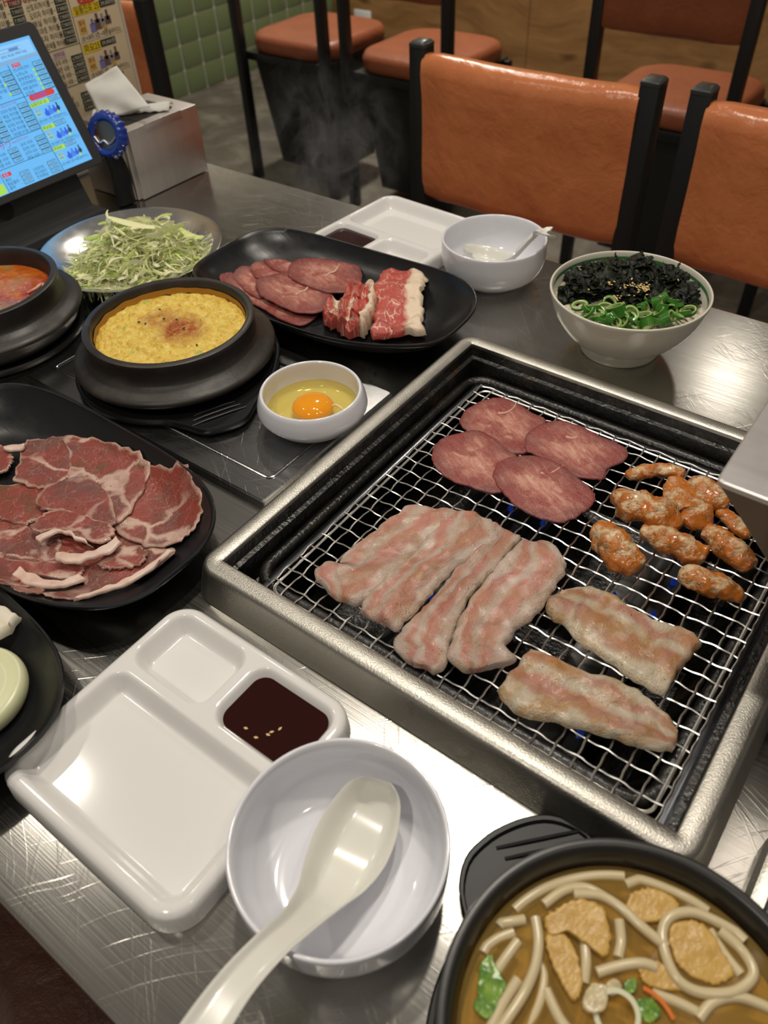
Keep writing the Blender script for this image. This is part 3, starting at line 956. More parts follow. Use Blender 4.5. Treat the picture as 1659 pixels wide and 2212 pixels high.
# ================================================================== black plastic trivets and hot pots
def trivet(label, c, ang, r, tip, z0, hw=.040, grooves=3, pts=None):
    """round stand with a tab handle; ang = direction of the tab"""
    out = []
    n = 80
    for i in range(n):
        a = 2 * PI * i / n
        d = (a - ang + PI) % (2 * PI) - PI
        rr = r
        x, y = r * math.cos(d), r * math.sin(d)
        if abs(d) < 0.62:
            e = tip / max(math.cos(d), .3)
            lim = tip * (1.0 - 0.10 * abs(d / .62) ** 2)
            k = sst(.62, .34, abs(d))
            rr = r * (1 - k) + min(e, lim) * k
        out.append((a, rr))
    if pts:
        pol = sorted(((math.atan2(p.y - c[1], p.x - c[0]) - ang + PI) % (2 * PI) - PI, math.hypot(p.x - c[0], p.y - c[1])) for p in (at(x, y, z0 + .007) for x, y in pts))
        out = []
        for i in range(160):
            a = 2 * PI * i / 160
            d = (a - ang + PI) % (2 * PI) - PI
            rr = r
            for (d0, r0), (d1, r1) in zip(pol, pol[1:]):
                if d0 <= d <= d1:
                    p0, p1 = Vector((r0 * math.cos(d0), r0 * math.sin(d0), 0)), Vector((r1 * math.cos(d1), r1 * math.sin(d1), 0))
                    u_ = Vector((math.cos(d), math.sin(d), 0))
                    e_ = p1 - p0
                    den = u_.x * e_.y - u_.y * e_.x
                    if abs(den) > 1e-9:
                        rr = max(rr, (p0.x * e_.y - p0.y * e_.x) / den)
            out.append((a, rr))
        for _ in range(2):
            out = [(a, (out[i - 1][1] + 2 * rr + out[(i + 1) % 160][1]) / 4) for i, (a, rr) in enumerate(out)]
    ring = lambda f, z: [(c[0] + (rr + f) * math.cos(a), c[1] + (rr + f) * math.sin(a), z) for a, rr in out]
    t = thing('pot_stand', label, 'pot stand', (c[0], c[1], z0))
    mk('stand_body', loft([ring(-.004, z0), ring(-.001, z0 + .002), ring(0, z0 + .007), ring(-.0012, z0 + .0085), ring(-.0035, z0 + .0085), ring(-.005, z0 + .0066), ring(-.030, z0 + .0062)]), M_['trivet'], t, angle=45)
    u = Vector((math.cos(ang), math.sin(ang), 0))
    w = Vector((-u.y, u.x, 0))
    for k in range(grooves):
        p = Vector((c[0], c[1], z0 + .0066)) + u * (tip - .013 - k * .0065)
        L = .026 - .003 * k
        mk('ridge', tube([p - w * L, p - w * L * .5 + Vector((0, 0, .0008)), p + w * L * .5 + Vector((0, 0, .0008)), p + w * L], .0011, 8), M_['trivet'], t)
    return t


def pot_profile(R, zb, zf, zr):
    """stone pot: flared foot flange of radius R*1.2 at height zf, rim at zr"""
    return sm([(.0005, zb), (R * .86, zb), (R * 1.05, zb + .004), (R * 1.17, zf - .004), (R * 1.20, zf), (R * 1.175, zf + .0035), (R * 1.07, zf + .007), (R * 1.0, zf + .011)], 3) + \
        [(R * .985, zf + .016), (R * .985, zr - .008), (R * 1.0, zr - .004), (R * .998, zr - .001), (R * .975, zr), (R * .925, zr), (R * .905, zr - .002), (R * .895, zr - .008), (R * .86, zr - .03), (.0005, zr - .032)]


PC = (-0.5705, 0.4012)
trivet('black plastic pot stand with ribbed tab under the steamed egg pot', PC, math.atan2(.351 - PC[1], -.455 - PC[0]), .1005, .122, .008, pts=[(604, 748), (598, 800), (580, 838), (555, 868), (536, 905), (500, 922), (441, 936), (410, 924), (360, 912), (320, 905)])
pt = thing('stone_pot', 'dark stoneware pot filled with yellow steamed egg', 'pot', (PC[0], PC[1], .0145))
mk('pot_body', lathe(pot_profile(.0815, .0145, .029, .061), (PC[0], PC[1], 0), 96), M_['stone'], pt, angle=50)


def lumpy_disc(c, r, z, amp, fs, n=110, dome=0.0, seedv=0.0, edge=0.0):
    V, F, idx = [], [], {}
    for j in range(n + 1):
        for i in range(n + 1):
            x, y = -1 + 2 * i / n, -1 + 2 * j / n
            # square to disc map keeps a clean round edge
            dx, dy = x * math.sqrt(1 - y * y / 2), y * math.sqrt(1 - x * x / 2)
            rr = math.hypot(dx, dy)
            X, Y = c[0] + dx * r, c[1] + dy * r
            h = amp * (mnoise.noise((X * fs, Y * fs, seedv)) + .5 * mnoise.noise((X * fs * 2.3, Y * fs * 2.3, seedv + 5)) + .3 * mnoise.noise((X * fs * 5, Y * fs * 5, seedv + 9)))
            V.append(Vector((X, Y, z + h * (1 if rr < .93 else .5) + dome * (1 - rr * rr) - edge * max(0, rr - .85) / .15)))
    for j in range(n):
        for i in range(n):
            a = j * (n + 1) + i
            F.append((a, a + 1, a + n + 2, a + n + 1))
    return V, F


_e1, _e2 = at(392, 708, .051), at(345, 690, .051)


def mat_egg():
    m = NT('steamed_egg')
    o = m.co()
    c = m.ramp(m.noise(o, 130, 5, 0.65), [(0.25, (0.52, 0.30, 0.03)), (0.45, (0.76, 0.52, 0.085)), (0.7, (0.86, 0.70, 0.20))])
    gr = m.ramp(m.noise(m.add(o, (.3, .1, 0)), 55, 2), [(0.66, 0.0), (0.74, 0.7)])
    c = m.mix(gr, c, (0.42, 0.50, 0.08))
    w = m.warp(o, 38, 0.030)
    d1 = m.n('ShaderNodeVectorMath', {'operation': 'DISTANCE'}, i0=w, i1=(_e1.x - PC[0] + .015, _e1.y - PC[1] + .015, 0.047)).outputs['Value']
    d2 = m.n('ShaderNodeVectorMath', {'operation': 'DISTANCE'}, i0=w, i1=(_e2.x - PC[0] + .015, _e2.y - PC[1] + .015, 0.047)).outputs['Value']
    k = m.math('MAXIMUM', m.ramp(d1, [(0.012, 1.0), (0.030, 0.0)]), m.math('MULTIPLY', m.ramp(d2, [(0.010, 0.75), (0.026, 0.0)]), 0.85))
    k = m.math('MULTIPLY', k, m.ramp(m.noise(o, 110, 4, 0.7), [(0.36, 0.35), (0.52, 1.0)]))
    c = m.mix(k, c, (0.34, 0.060, 0.006))
    h = m.noise(o, 210, 4, 0.65)
    m.p(Base_Color=c, Roughness=0.32, Subsurface_Weight=0.15, Subsurface_Scale=0.004, Subsurface_Radius=(1, .6, .2), Normal=m.bump(h, 0.9, 0.003))
    return m.m


tag(stuff(mk('steamed_egg', lumpy_disc(PC, .0722, .0490, .0034, 95, 130, .0025, 1.0, .002), mat_egg(), base=(PC[0], PC[1], .02), angle=180)), 'fluffy yellow steamed egg sprinkled with red chilli powder', 'steamed egg')
for q, (px, py) in enumerate(((382, 690), (397, 708), (425, 745), (300, 695), (314, 699), (345, 668), (354, 688))):
    c = at(px, py, .0525)
    tag(mk('black_sesame_seed', seed(c, q * 1.3, 1.1), flat('black_sesame', (0.015, 0.013, 0.012), .4) if q == 0 else bpy.data.materials['black_sesame'], base=c), 'black sesame seed on the steamed egg', 'seed', 'black sesame seeds on the steamed egg')
# crust ring left on the pot wall
mk('egg_crust', loft([[(PC[0] + (.0721 + .0002 * math.sin(i * 5)) * math.cos(2 * PI * i / 96), PC[1] + (.0721 + .0002 * math.sin(i * 5)) * math.sin(2 * PI * i / 96), zz + (.0016 * mnoise.noise((i * .35, 0, 3)) if k else 0)) for i in range(96)] for k, zz in enumerate((.046, .0535))], False, False), flat('baked_egg_crust', (0.42, 0.20, 0.03), .5), pt)

LC = (-0.7945, 0.3385)
trivet('black plastic pot stand under the red stew pot', LC, -2.4, .093, .115, 0)
pt = thing('stone_pot', 'dark stoneware pot filled with red kimchi stew', 'pot', (LC[0], LC[1], .0065))
mk('pot_body', lathe(pot_profile(.0815, .0065, .029, .062), (LC[0], LC[1], 0), 96), M_['stone'], pt, angle=50)


def mat_stew():
    m = NT('red_stew')
    o = m.co()
    w = m.warp(o, 14, 0.05)
    c = m.ramp(m.noise(w, 22, 5, 0.6), [(0.30, (0.22, 0.030, 0.004)), (0.45, (0.42, 0.070, 0.008)), (0.58, (0.52, 0.15, 0.02)), (0.72, (0.33, 0.20, 0.07))])
    foam = m.ramp(m.sep(w)[1], [(0.40, 1.0), (0.47, 0.0)])
    fo = m.ramp(m.math('ADD', 0.42, m.math('SUBTRACT', m.sep(w)[1], m.math('MULTIPLY', m.sep(w)[0], 0.55))), [(0.40, 0.9), (0.44, 0.0)])
    c = m.mix(fo, c, m.mix(m.noise(o, 300, 3), (0.22, 0.14, 0.05), (0.42, 0.30, 0.15)))
    m.p(Base_Color=c, Roughness=0.10, Normal=m.bump(m.noise(o, 160, 4), 0.6, 0.002))
    return m.m


tag(mk('kimchi_stew', lumpy_disc(LC, .0725, .0435, .0010, 70, 70, 0, 4.0), mat_stew(), base=(LC[0], LC[1], .02), angle=180), 'bubbling orange red stew in a dark stoneware pot', 'stew')
KIM = NT('kimchi_leaf')
KIM.p(Base_Color=KIM.ramp(KIM.noise(KIM.co(), 60, 3), [(.35, (0.55, 0.11, 0.02)), (.65, (0.72, 0.42, 0.20))]), Roughness=.2)
for q, pts in enumerate((((60, 632), (78, 622), (90, 612), (98, 622)), ((40, 652), (60, 648), (80, 640), (92, 634)), ((10, 676), (22, 668), (32, 660)))):
    P = [at(x, y, .0445 + .003 * math.sin(i)) for i, (x, y) in enumerate(pts)]
    tag(mk('kimchi_piece', tube(spline(P, 5), [.0024] * (5 * (len(P) - 1) + 1), 6, .4), KIM.m, base=P[0]), ('kimchi strip with a raised tip in the red stew', 'long kimchi strip along the stew pot wall', 'short pale kimchi strip in the stew foam')[q], 'kimchi')

# ================================================================== steel dish of shredded cabbage
DC = (-0.7905, 0.5285, 0)
dish = thing('steel_dish', 'shallow round stainless steel dish under the shredded cabbage', 'dish', DC)
mk('dish_body', lathe(sm([(.0005, .0005), (.058, 0), (.066, .003), (.088, .0145), (.104, .0205), (.1085, .0220), (.1088, .0232), (.104, .0220), (.088, .0162), (.066, .0052), (.058, .0022), (.0005, .0022)], 3), DC, 96), M_['dish'], dish, angle=60)


def mat_cabbage():
    m = NT('shredded_cabbage')
    uv = m.co('UV')
    c = m.ramp(m.sep(uv)[0], [(0.0, (0.84, 0.82, 0.54)), (0.45, (0.80, 0.82, 0.42)), (0.8, (0.64, 0.74, 0.24)), (1.0, (0.42, 0.60, 0.10))])
    m.p(Base_Color=c, Roughness=0.35, Subsurface_Weight=0.2, Subsurface_Scale=0.003, Subsurface_Radius=(.6, 1, .3))
    return m.m


CAB = mat_cabbage()
cabc = at(297, 572, .012)
CABX, CABY = cabc.x, cabc.y
V, F, UV = [], [], []
rnd = random.Random(3)
for k in range(2400):
    a, rr = rnd.uniform(0, 2 * PI), math.sqrt(rnd.random())
    bx, by = rr * .078 * math.cos(a), rr * .078 * math.sin(a)
    bx, by = bx * 1.05 + .004, by * 1.05
    hmax = .066 * (1 - rr ** 1.8) * (0.80 + .35 * mnoise.noise((bx * 30, by * 30, 2)))
    z = .006 + max(0, hmax) * (rnd.random() ** .35)
    L = rnd.uniform(.010, .030)
    w = rnd.choice((.0007, .0009, .0012, .0018, .0028)) if rr < .8 else rnd.choice((.0008, .001))
    d = rnd.uniform(0, 2 * PI)
    cu = rnd.uniform(-90, 90)
    el = rnd.uniform(-.5, .45)
    p = Vector((CABX + bx, CABY + by, z))
    sh = rnd.random() ** 1.4
    nseg = 5
    pts = []
    for s in range(nseg + 1):
        pts.append(p.copy())
        d += cu * L / nseg
        p = p + Vector((math.cos(d), math.sin(d), el - 1.2 * s / nseg * .5)) * (L / nseg)
        rd = math.hypot(p.x - DC[0], p.y - DC[1])
        if rd > .098:
            p.x, p.y = DC[0] + (p.x - DC[0]) * .098 / rd, DC[1] + (p.y - DC[1]) * .098 / rd
            rd = .098
        p.z = max(p.z, .0045 if rd < .064 else .0045 + (rd - .064) * .46)
    tw = rnd.uniform(0, PI)
    side0 = Vector((math.cos(d + 1.57) * math.cos(tw), math.sin(d + 1.57) * math.cos(tw), math.sin(tw)))
    n0 = len(V)
    for s, q in enumerate(pts):
        e = w * (0.4 + 0.6 * math.sin(PI * (s + .6) / (nseg + 1.2)))
        up = Vector((0, 0, .0004))
        for vv in (q - side0 * e, q + side0 * e, q + side0 * e * .6 + up, q - side0 * e * .6 + up):
            V.append(vv)
            UV.append((sh, s / nseg))
    for s in range(nseg):
        b = n0 + 4 * s
        for e in range(4):
            F.append((b + e, b + (e + 1) % 4, b + 4 + (e + 1) % 4, b + 4 + e))
tag(stuff(mk('shredded_cabbage', (V, F), CAB, base=(CABX, CABY, .004), uv=UV)), 'heap of finely shredded pale green cabbage on the steel dish', 'cabbage')
for q, (pts, w) in enumerate(((((232, 468), (262, 478), (300, 487), (335, 492)), .006), (((385, 490), (405, 505), (425, 512), (440, 510)), .005), (((160, 588), (185, 598), (210, 605)), .005))):
    P = spline([at(x, y, (.068, .036, .024)[q] - .002 * i) for i, (x, y) in enumerate(pts)], 5)
    m_ = len(P)
    VV = tube(P, [w * (.25 + .75 * math.sin(PI * (i + .5) / m_)) for i in range(m_)], 8, .22)
    tag(mk('cabbage_leaf_piece', VV, CAB, base=P[0], uv=[((.30, .8, .45)[q], 0)] * len(VV[0])), ('wide pale cabbage piece lying on the crown of the shredded heap', 'bright green wide cabbage piece on the flank of the heap', 'pale wide cabbage piece at the heap foot beside the stone pots')[q], 'cabbage')


# ================================================================== black plates
def plate(label, c, hx, hy, rot, e=3.0, rim=.030, wave=.005):
    t = thing('black_plate', label, 'plate', (c[0], c[1], c[2]))
    prof = [(.62, .62, 0, 0), (.70, .66, .0006, 0), (.80, .74, .006, .2), (.93, .90, .018, .6), (.992, .985, .027, 1), (1.0, 1.0, rim - .001, 1), (.996, .993, rim + .0012, 1), (.984, .975, rim + .001, 1), (.972, .958, rim - .003, 1), (.91, .875, .018, .6), (.80, .73, .0075, .2), (.68, .60, .0048, 0), (.30, .25, .0042, 0)]
    rings = [sell(hx * a, hy * b, e - .6 * (1 - a) * 2, c[2] + z, 96, c, rot, wave * w) for a, b, z, w in prof]
    mk('plate_body', loft(rings), M_['melamine'], t, angle=60)
    return t


plate('black oval-square melamine plate holding tongue slices and marbled beef', (-0.5190, 0.5765, 0), .163, .0890, math.radians(2.5))
plate('black oval-square melamine plate full of marinated pork slices', (-0.5130, 0.2005, 0), .163, .0860, math.radians(-1.0))
plate('black melamine plate holding an onion slice and a mushroom', (-0.4385, 0.0480, 0.0), .1160, .0690, math.radians(-4), 2.9, .026)


# ================================================================== meat
def crop(pts, x0, y0, s):
    return [(x0 + a / s, y0 + b / s) for a, b in pts]


def plate_surf(c, hx, hy):
    K = [(0, .0045), (.62, .0050), (.76, .0080), (.89, .0185), (.965, .0275), (1.0, .031), (3, .031)]

    def f(x, y):
        r = (abs((x - c[0]) / hx) ** 2.7 + abs((y - c[1]) / hy) ** 2.7) ** (1 / 2.7)
        for (a, za), (b, zb) in zip(K, K[1:]):
            if r <= b:
                return za + (zb - za) * (r - a) / (b - a)
        return .031
    return f


SURF_P = plate_surf((-0.5130, 0.2005), .163, .086)
SURF_C = plate_surf((-0.5190, 0.5765), .163, .089)


def at_on(px, py, z, surf):
    p = at(px, py, z)
    if surf:
        for _ in range(5):
            p = at(px, py, max(z, surf(p.x, p.y) + .0006 + (z - .0068) * .5))
    return p


def slab(outline, z, th, wav=.0008, freq=60, seedv=0.0, n=64, jit=.0006, dome=0.0, tilt=(0, 0), rot=0.0, uvs=10.0, surf=None):
    """thin slice from a star-shaped outline: real thickness, rounded edge, gently wavy"""
    P = [at_on(x, y, z, surf) for x, y in outline]
    P = spline(P, max(2, n // len(P)), closed=True)
    n = len(P)
    c = sum(P, Vector()) / n
    V, F, UV, RD = [], [], [], []
    ks = [.10, .35, .60, .82, 1.0, 1.0, .985, .93, .82, .66, .48, .28, .10]
    zs = [0, 0, 0, 0, 0, .45, .85, 1, 1, 1, 1, 1, 1]
    for k, zz in zip(ks, zs):
        for i, p in enumerate(P):
            a = 2 * PI * i / n
            j = 1 + jit / max((p - c).length, .01) * (mnoise.noise((math.cos(a) * 9, math.sin(a) * 9, seedv)) + .6 * mnoise.noise((math.cos(a) * 23, math.sin(a) * 23, seedv + 3))) * 2.2
            q = c + (p - c) * k * j
            w = wav * mnoise.noise((q.x * freq, q.y * freq, seedv)) + wav * .4 * mnoise.noise((q.x * freq * 2.6, q.y * freq * 2.6, seedv + 7))
            zq = (z if surf is None else z) + th * zz + max(-.0004, w + wav * .6) + dome * (1 - k * k) + tilt[0] * (q.x - c.x) + tilt[1] * (q.y - c.y)
            if surf is not None:
                zq = max(zq, surf(q.x, q.y) + .0006 + (z - .0068) * .5 + th * zz + w * .5)
            V.append(Vector((q.x, q.y, zq)))
            dx, dy = q.x - c.x, q.y - c.y
            UV.append(((dx * math.cos(rot) + dy * math.sin(rot)) * uvs + seedv * 1.37, (-dx * math.sin(rot) + dy * math.cos(rot)) * uvs + seedv * .71))
            RD.append((k, i / n))
    for r in range(len(ks) - 1):
        for i in range(n):
            j = (i + 1) % n
            F.append((r * n + i, r * n + j, (r + 1) * n + j, (r + 1) * n + i))
    F.append(tuple(reversed(range(n))))
    F.append(tuple(range((len(ks) - 1) * n, len(ks) * n)))
    return (V, F), UV, RD, c


def slice_obj(name, label, cat, group, outline, z, th, mat, **kw):
    VF, UV, RD, c = slab(outline, z, th, **kw)
    o = mk(name, VF, mat, base=c, uv=UV, uv2=RD, angle=70)
    return tag(o, label, cat, group)


# --- beef tongue on the grate
c3 = (900, 820, 2.186)
G0 = GZ + .0016
TG = 'tongue slices on the grate'
T = [
    ([(205, 190), (240, 140), (340, 95), (420, 95), (500, 130), (560, 170), (610, 195), (590, 250), (560, 310), (500, 355), (420, 340), (340, 300), (240, 250), (210, 222)], 0, 'tongue slice at the grate corner, lying partly under two other slices', [(470, 110), (455, 135), (420, 155), (385, 158)]),
    ([(75, 340), (110, 290), (230, 250), (300, 250), (380, 290), (430, 340), (470, 360), (480, 430), (440, 500), (400, 535), (350, 540), (250, 510), (160, 480), (100, 430), (75, 390)], .0016, 'round tongue slice on the egg bowl side of the grate', [(385, 285), (350, 305), (315, 325), (280, 325)]),
    ([(510, 300), (520, 260), (580, 220), (660, 200), (760, 220), (860, 270), (960, 310), (995, 350), (970, 395), (900, 425), (890, 470), (830, 475), (740, 460), (640, 400), (560, 360), (520, 340)], .0016, 'tongue slice with a notched edge nearest the intestine pieces', [(800, 235), (775, 255), (740, 275), (705, 268)]),
    ([(360, 450), (380, 400), (450, 370), (560, 365), (650, 390), (740, 450), (830, 530), (838, 580), (800, 620), (760, 650), (670, 680), (560, 650), (470, 600), (400, 530), (365, 480)], .0032, 'tongue slice lying on top of its neighbours, nearest the pork belly', [(690, 405), (660, 425), (620, 445), (585, 440)]),
]
for q, (pts, dz, lab, fl_) in enumerate(T):
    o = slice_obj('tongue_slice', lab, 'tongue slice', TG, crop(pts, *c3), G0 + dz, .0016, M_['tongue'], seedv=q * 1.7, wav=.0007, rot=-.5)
    P = spline([at(x, y, G0 + dz + .0019) for x, y in crop(fl_, *c3)], 4)
    mk('fat_line', tube(P, [.0005 + .0012 * (i / (len(P) - 1)) ** 2 for i in range(len(P))], 6, .25), M_['fatline'], o)

# --- tongue and beef on the plate
c5 = (440, 420, 2.676)
PZ = .0065
TP = 'tongue slices fanned on the black plate'
T = [
    ([(90, 485), (130, 450), (170, 455), (190, 510), (260, 570), (330, 600), (420, 650), (510, 690), (640, 690), (655, 710), (560, 765), (430, 720), (330, 660), (180, 590)], 0, 'long lowest tongue slice of the fan, half hidden by the egg pot'),
    ([(170, 470), (200, 410), (260, 410), (300, 450), (360, 500), (380, 560), (330, 610), (250, 570), (190, 510)], .002, 'mostly covered tongue slice at the egg pot end of the fan'),
    ([(270, 440), (290, 385), (340, 375), (400, 400), (470, 440), (480, 480), (400, 500), (310, 490)], .004, 'narrowly showing tongue slice, second from the egg pot end of the fan'),
    ([(345, 380), (370, 340), (440, 320), (520, 300), (600, 340), (650, 370), (640, 430), (560, 470), (480, 460), (400, 440)], .006, 'tongue slice against the plate wall beside the white tray'),
    ([(300, 530), (320, 490), (400, 470), (490, 450), (560, 490), (660, 540), (740, 580), (745, 610), (700, 670), (610, 695), (510, 680), (400, 630), (330, 590)], .007, 'wide tongue slice in the middle of the fan on the plate'),
    ([(485, 450), (510, 400), (580, 375), (680, 380), (780, 390), (850, 390), (905, 430), (910, 520), (860, 565), (740, 575), (630, 545), (540, 510), (495, 480)], .0095, 'uppermost tongue slice of the fan, next to the marbled beef'),
]
for q, (pts, dz, lab) in enumerate(T):
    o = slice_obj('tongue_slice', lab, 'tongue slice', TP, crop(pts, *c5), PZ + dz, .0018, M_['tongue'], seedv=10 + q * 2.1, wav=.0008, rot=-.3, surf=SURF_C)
    if q > 3:
        xs_ = [p[0] for p in pts]
        ys_ = [p[1] for p in pts]
        mx, my = sum(xs_) / len(xs_), sum(ys_) / len(ys_)
        P = spline([at(x, y, PZ + dz + .0025) for x, y in crop([(mx + 10, my + 12), (mx + 40, my - 10), (mx + 70, my - 20), (mx + 95, my - 62)], *c5)], 4)
        mk('fat_line', tube(P, [.0006 + .0010 * math.sin(PI * i / (len(P) - 1)) for i in range(len(P))], 6, .35), M_['fatline'], o)


def strip(sa, sb, z, th, n=60, m=20, seedv=0.0, wav=.0024, folds=0.0, zfun=None, jit=.0010):
    """ribbon of meat between two traced sides; u along, v across"""
    A = spline([at(x, y, z) for x, y in sa], 8)
    B = spline([at(x, y, z) for x, y in sb], 8)

    def pick(L, t):
        f = t * (len(L) - 1)
        i = min(int(f), len(L) - 2)
        return L[i].lerp(L[i + 1], f - i)
    V, F, UV = [], [], []
    Ln = sum((A[i + 1] - A[i]).length for i in range(len(A) - 1))
    for layer in (1, 0):
        for i in range(n + 1):
            t = i / n
            a, b = pick(A, t), pick(B, t)
            for k in range(m + 1):
                s = k / m
                p = a.lerp(b, s)
                ed = min(s, 1 - s, t * 2.2, (1 - t) * 2.2)
                e = min(1, ed / .07)
                p = p + Vector((mnoise.noise((p.x * 130, p.y * 130, seedv)), mnoise.noise((p.x * 130, p.y * 130, seedv + 4)), 0)) * jit * 2.4
                h = wav * (mnoise.noise((p.x * 55, p.y * 55, seedv)) + .5 * mnoise.noise((p.x * 120, p.y * 120, seedv + 2)))
                h += folds * math.sin(s * 9.0 + 1.8 * mnoise.noise((t * 2.5, 0, seedv)) + seedv)
                zz = z + (th * (.35 + .65 * math.sqrt(e)) if layer else 0) + max(0, h + wav * .7 + folds) * (.3 + .7 * e)
                if zfun:
                    zz += zfun(t, s)
                V.append(Vector((p.x, p.y, zz)))
                UV.append((t * Ln / .045 + seedv, s))
    w = m + 1
    off = (n + 1) * w
    for i in range(n):
        for k in range(m):
            q = i * w + k
            F.append((q, q + 1, q + w + 1, q + w))
            F.append((off + q, off + q + w, off + q + w + 1, off + q + 1))
    for i in range(n):
        for k in (0, m):
            q = i * w + k
            F.append((q, q + w, off + q + w, off + q) if k == 0 else (q + w, q, off + q, off + q + w))
    for k in range(m):
        for i in (0, n):
            q = i * w + k
            F.append((q + 1, q, off + q, off + q + 1) if i == 0 else (q, q + 1, off + q + 1, off + q))
    return (V, F), UV, V[(n // 2) * w + m // 2].copy()


def strip_obj(name, label, cat, group, sa, sb, z, th, mat, **kw):
    VF, UV, c = strip(sa, sb, z, th, **kw)
    c.z = z
    return tag(mk(name, VF, mat, base=c, uv=UV, angle=80), label, cat, group)


c2 = (560, 1050, 2.37)
c4 = (1040, 1230, 2.68)
PG = 'pork belly slices on the grate'
strip_obj('pork_belly_slice', 'raw pork belly slice at the end of the overlapping row, nearest the roaster rim', 'pork slice', PG,
          crop([(760, 112), (650, 190), (540, 280), (430, 360), (395, 415), (325, 410), (282, 465), (350, 560)], *c2), crop([(1000, 130), (1045, 185), (940, 270), (850, 340), (760, 410), (700, 480), (620, 560), (490, 625)], *c2), G0, .0030, M_['belly'], seedv=1.3, folds=.0008)
strip_obj('pork_belly_slice', 'raw pork belly slice between two others with a red lean fold', 'pork slice', PG,
          crop([(1190, 185), (1120, 300), (1000, 440), (920, 540), (830, 640), (720, 760), (690, 830), (765, 915)], *c2), crop([(1345, 275), (1270, 360), (1180, 470), (1100, 560), (1030, 680), (985, 800), (955, 920), (900, 972)], *c2), G0, .0028, M_['belly'], seedv=5.1, folds=.0008)
strip_obj('pork_belly_slice', 'rumpled raw pork belly slice lying over the rim-side slice', 'pork slice', PG,
          crop([(975, 135), (900, 220), (840, 300), (770, 385), (690, 440), (600, 520), (530, 600), (510, 660)], *c2), crop([(1190, 182), (1218, 250), (1200, 310), (1050, 400), (950, 480), (880, 560), (810, 640), (700, 755)], *c2), G0 + .0022, .0034, M_['belly'], seedv=3.2, folds=.0018)
strip_obj('pork_belly_slice', 'pork belly slice with peppery lean, at the end of the overlapping row toward the burners', 'pork slice', PG,
          crop([(1345, 285), (1270, 350), (1170, 470), (1080, 590), (1010, 730), (965, 860), (1010, 940), (1070, 972)], *c2), crop([(1480, 290), (1572, 410), (1520, 520), (1440, 640), (1330, 740), (1265, 830), (1310, 905), (1190, 950)], *c2), G0 + .0022, .0032, M_['belly'], seedv=7.4, folds=.0010)
strip_obj('pork_belly_slice', 'half-grilled golden pork belly slice lying apart, nearest the intestine pieces', 'pork slice', PG,
          crop([(395, 165), (560, 130), (680, 128), (790, 180), (900, 250), (1030, 320), (1160, 350), (1275, 430)], *c4), crop([(375, 225), (400, 290), (480, 340), (560, 430), (700, 520), (830, 620), (940, 690), (1050, 728)], *c4), G0, .0036, M_['bellycooked'], seedv=2.2, folds=.0010)
strip_obj('pork_belly_slice', 'half-grilled golden pork belly slice lying apart, nearest the udon pot', 'pork slice', PG,
          crop([(280, 465), (400, 510), (560, 590), (760, 640), (900, 710), (1010, 800), (1100, 890), (1125, 960)], *c4), crop([(90, 710), (150, 800), (250, 865), (450, 910), (600, 945), (760, 985), (900, 1030), (1105, 1070)], *c4), G0, .0036, M_['bellycooked'], seedv=6.6, folds=.0010)


# --- intestine pieces
def offal(label, path, rs, s, x0y0, lift=0.0, seedv=0.0, fl=.8):
    px = crop(path, *x0y0)
    sc_ = .0000003
    # pixel radius to metres with the distance at that spot
    q0, q1 = at(px[0][0] - 10, px[0][1], G0 + .006), at(px[0][0] + 10, px[0][1], G0 + .006)
    mpp = (q1 - q0).length / 20
    R_ = [1.32 * r / x0y0[2] * mpp for r in rs]
    zc = [G0 + r * fl * .95 + lift for r in R_]
    P = [at(x, y, z) for (x, y), z in zip(px, zc)]
    P = spline(P, 16)
    Rr = [v.x for v in spline([(r, 0, 0) for r in R_], 16)]
    m_ = len(P)
    Rr = [r * (.55 + .45 * min(1, min(i, m_ - 1 - i) / 3.5)) for i, r in enumerate(Rr)]
    V, F = tube(P, Rr, 30, fl)
    nV = []
    for k, v in enumerate(V):
        c = P[k // 30]
        d = (v - c)
        a = .12 * mnoise.noise((v.x * 170, v.y * 170, v.z * 170 + seedv)) + .22 * mnoise.noise((v.x * 70, v.y * 70, v.z * 70 + seedv)) + .06 * mnoise.noise((v.x * 420, v.y * 420, v.z * 420 + seedv))
        q = c + d * (1 + 1.5 * a)
        q.z = max(q.z, G0 - .0003)
        nV.append(q)
    o = mk('intestine_piece', (nV, F), M_['offal'], base=P[m_ // 2], angle=80)
    return tag(o, label, 'intestine', 'sauced intestine pieces on the grate')


offal('thin curved sauced intestine piece bending round above the wide flap', [(985, 450), (1060, 440), (1120, 425), (1190, 425), (1265, 455)], [18, 30, 28, 30, 24], 1, c3, 0.001, 1)
offal('wide sauced intestine flap under the curved thin piece', [(1235, 470), (1240, 530), (1285, 590), (1315, 640), (1270, 690)], [40, 55, 62, 60, 34], 1, c3, .0005, 2, .55)
offal('lumpy sauce-heavy intestine piece with seed-like bits, in the middle of the pile', [(965, 540), (1010, 590), (1080, 610), (1170, 640), (1250, 695)], [36, 62, 66, 58, 30], 1, c3, .002, 3)
offal('short sauced intestine piece half under the steel hood, beside the wide flap', [(1315, 480), (1360, 520), (1410, 560), (1470, 600)], [36, 52, 50, 34], 1, c3, 0, 4)
offal('narrow sauced intestine piece at the hood\'s dark side', [(1430, 615), (1470, 650), (1510, 690), (1570, 745)], [24, 30, 32, 22], 1, c3, 0, 5)
offal('plump sauced intestine roll nearest the tongue slices', [(850, 710), (890, 730), (940, 790), (990, 850), (1045, 905)], [44, 60, 66, 60, 44], 1, c3, 0, 6)
offal('smooth tube-like intestine piece in the centre of the group', [(1060, 715), (1130, 730), (1210, 770), (1290, 805), (1365, 845)], [34, 50, 54, 52, 46], 1, c3, 0, 7)
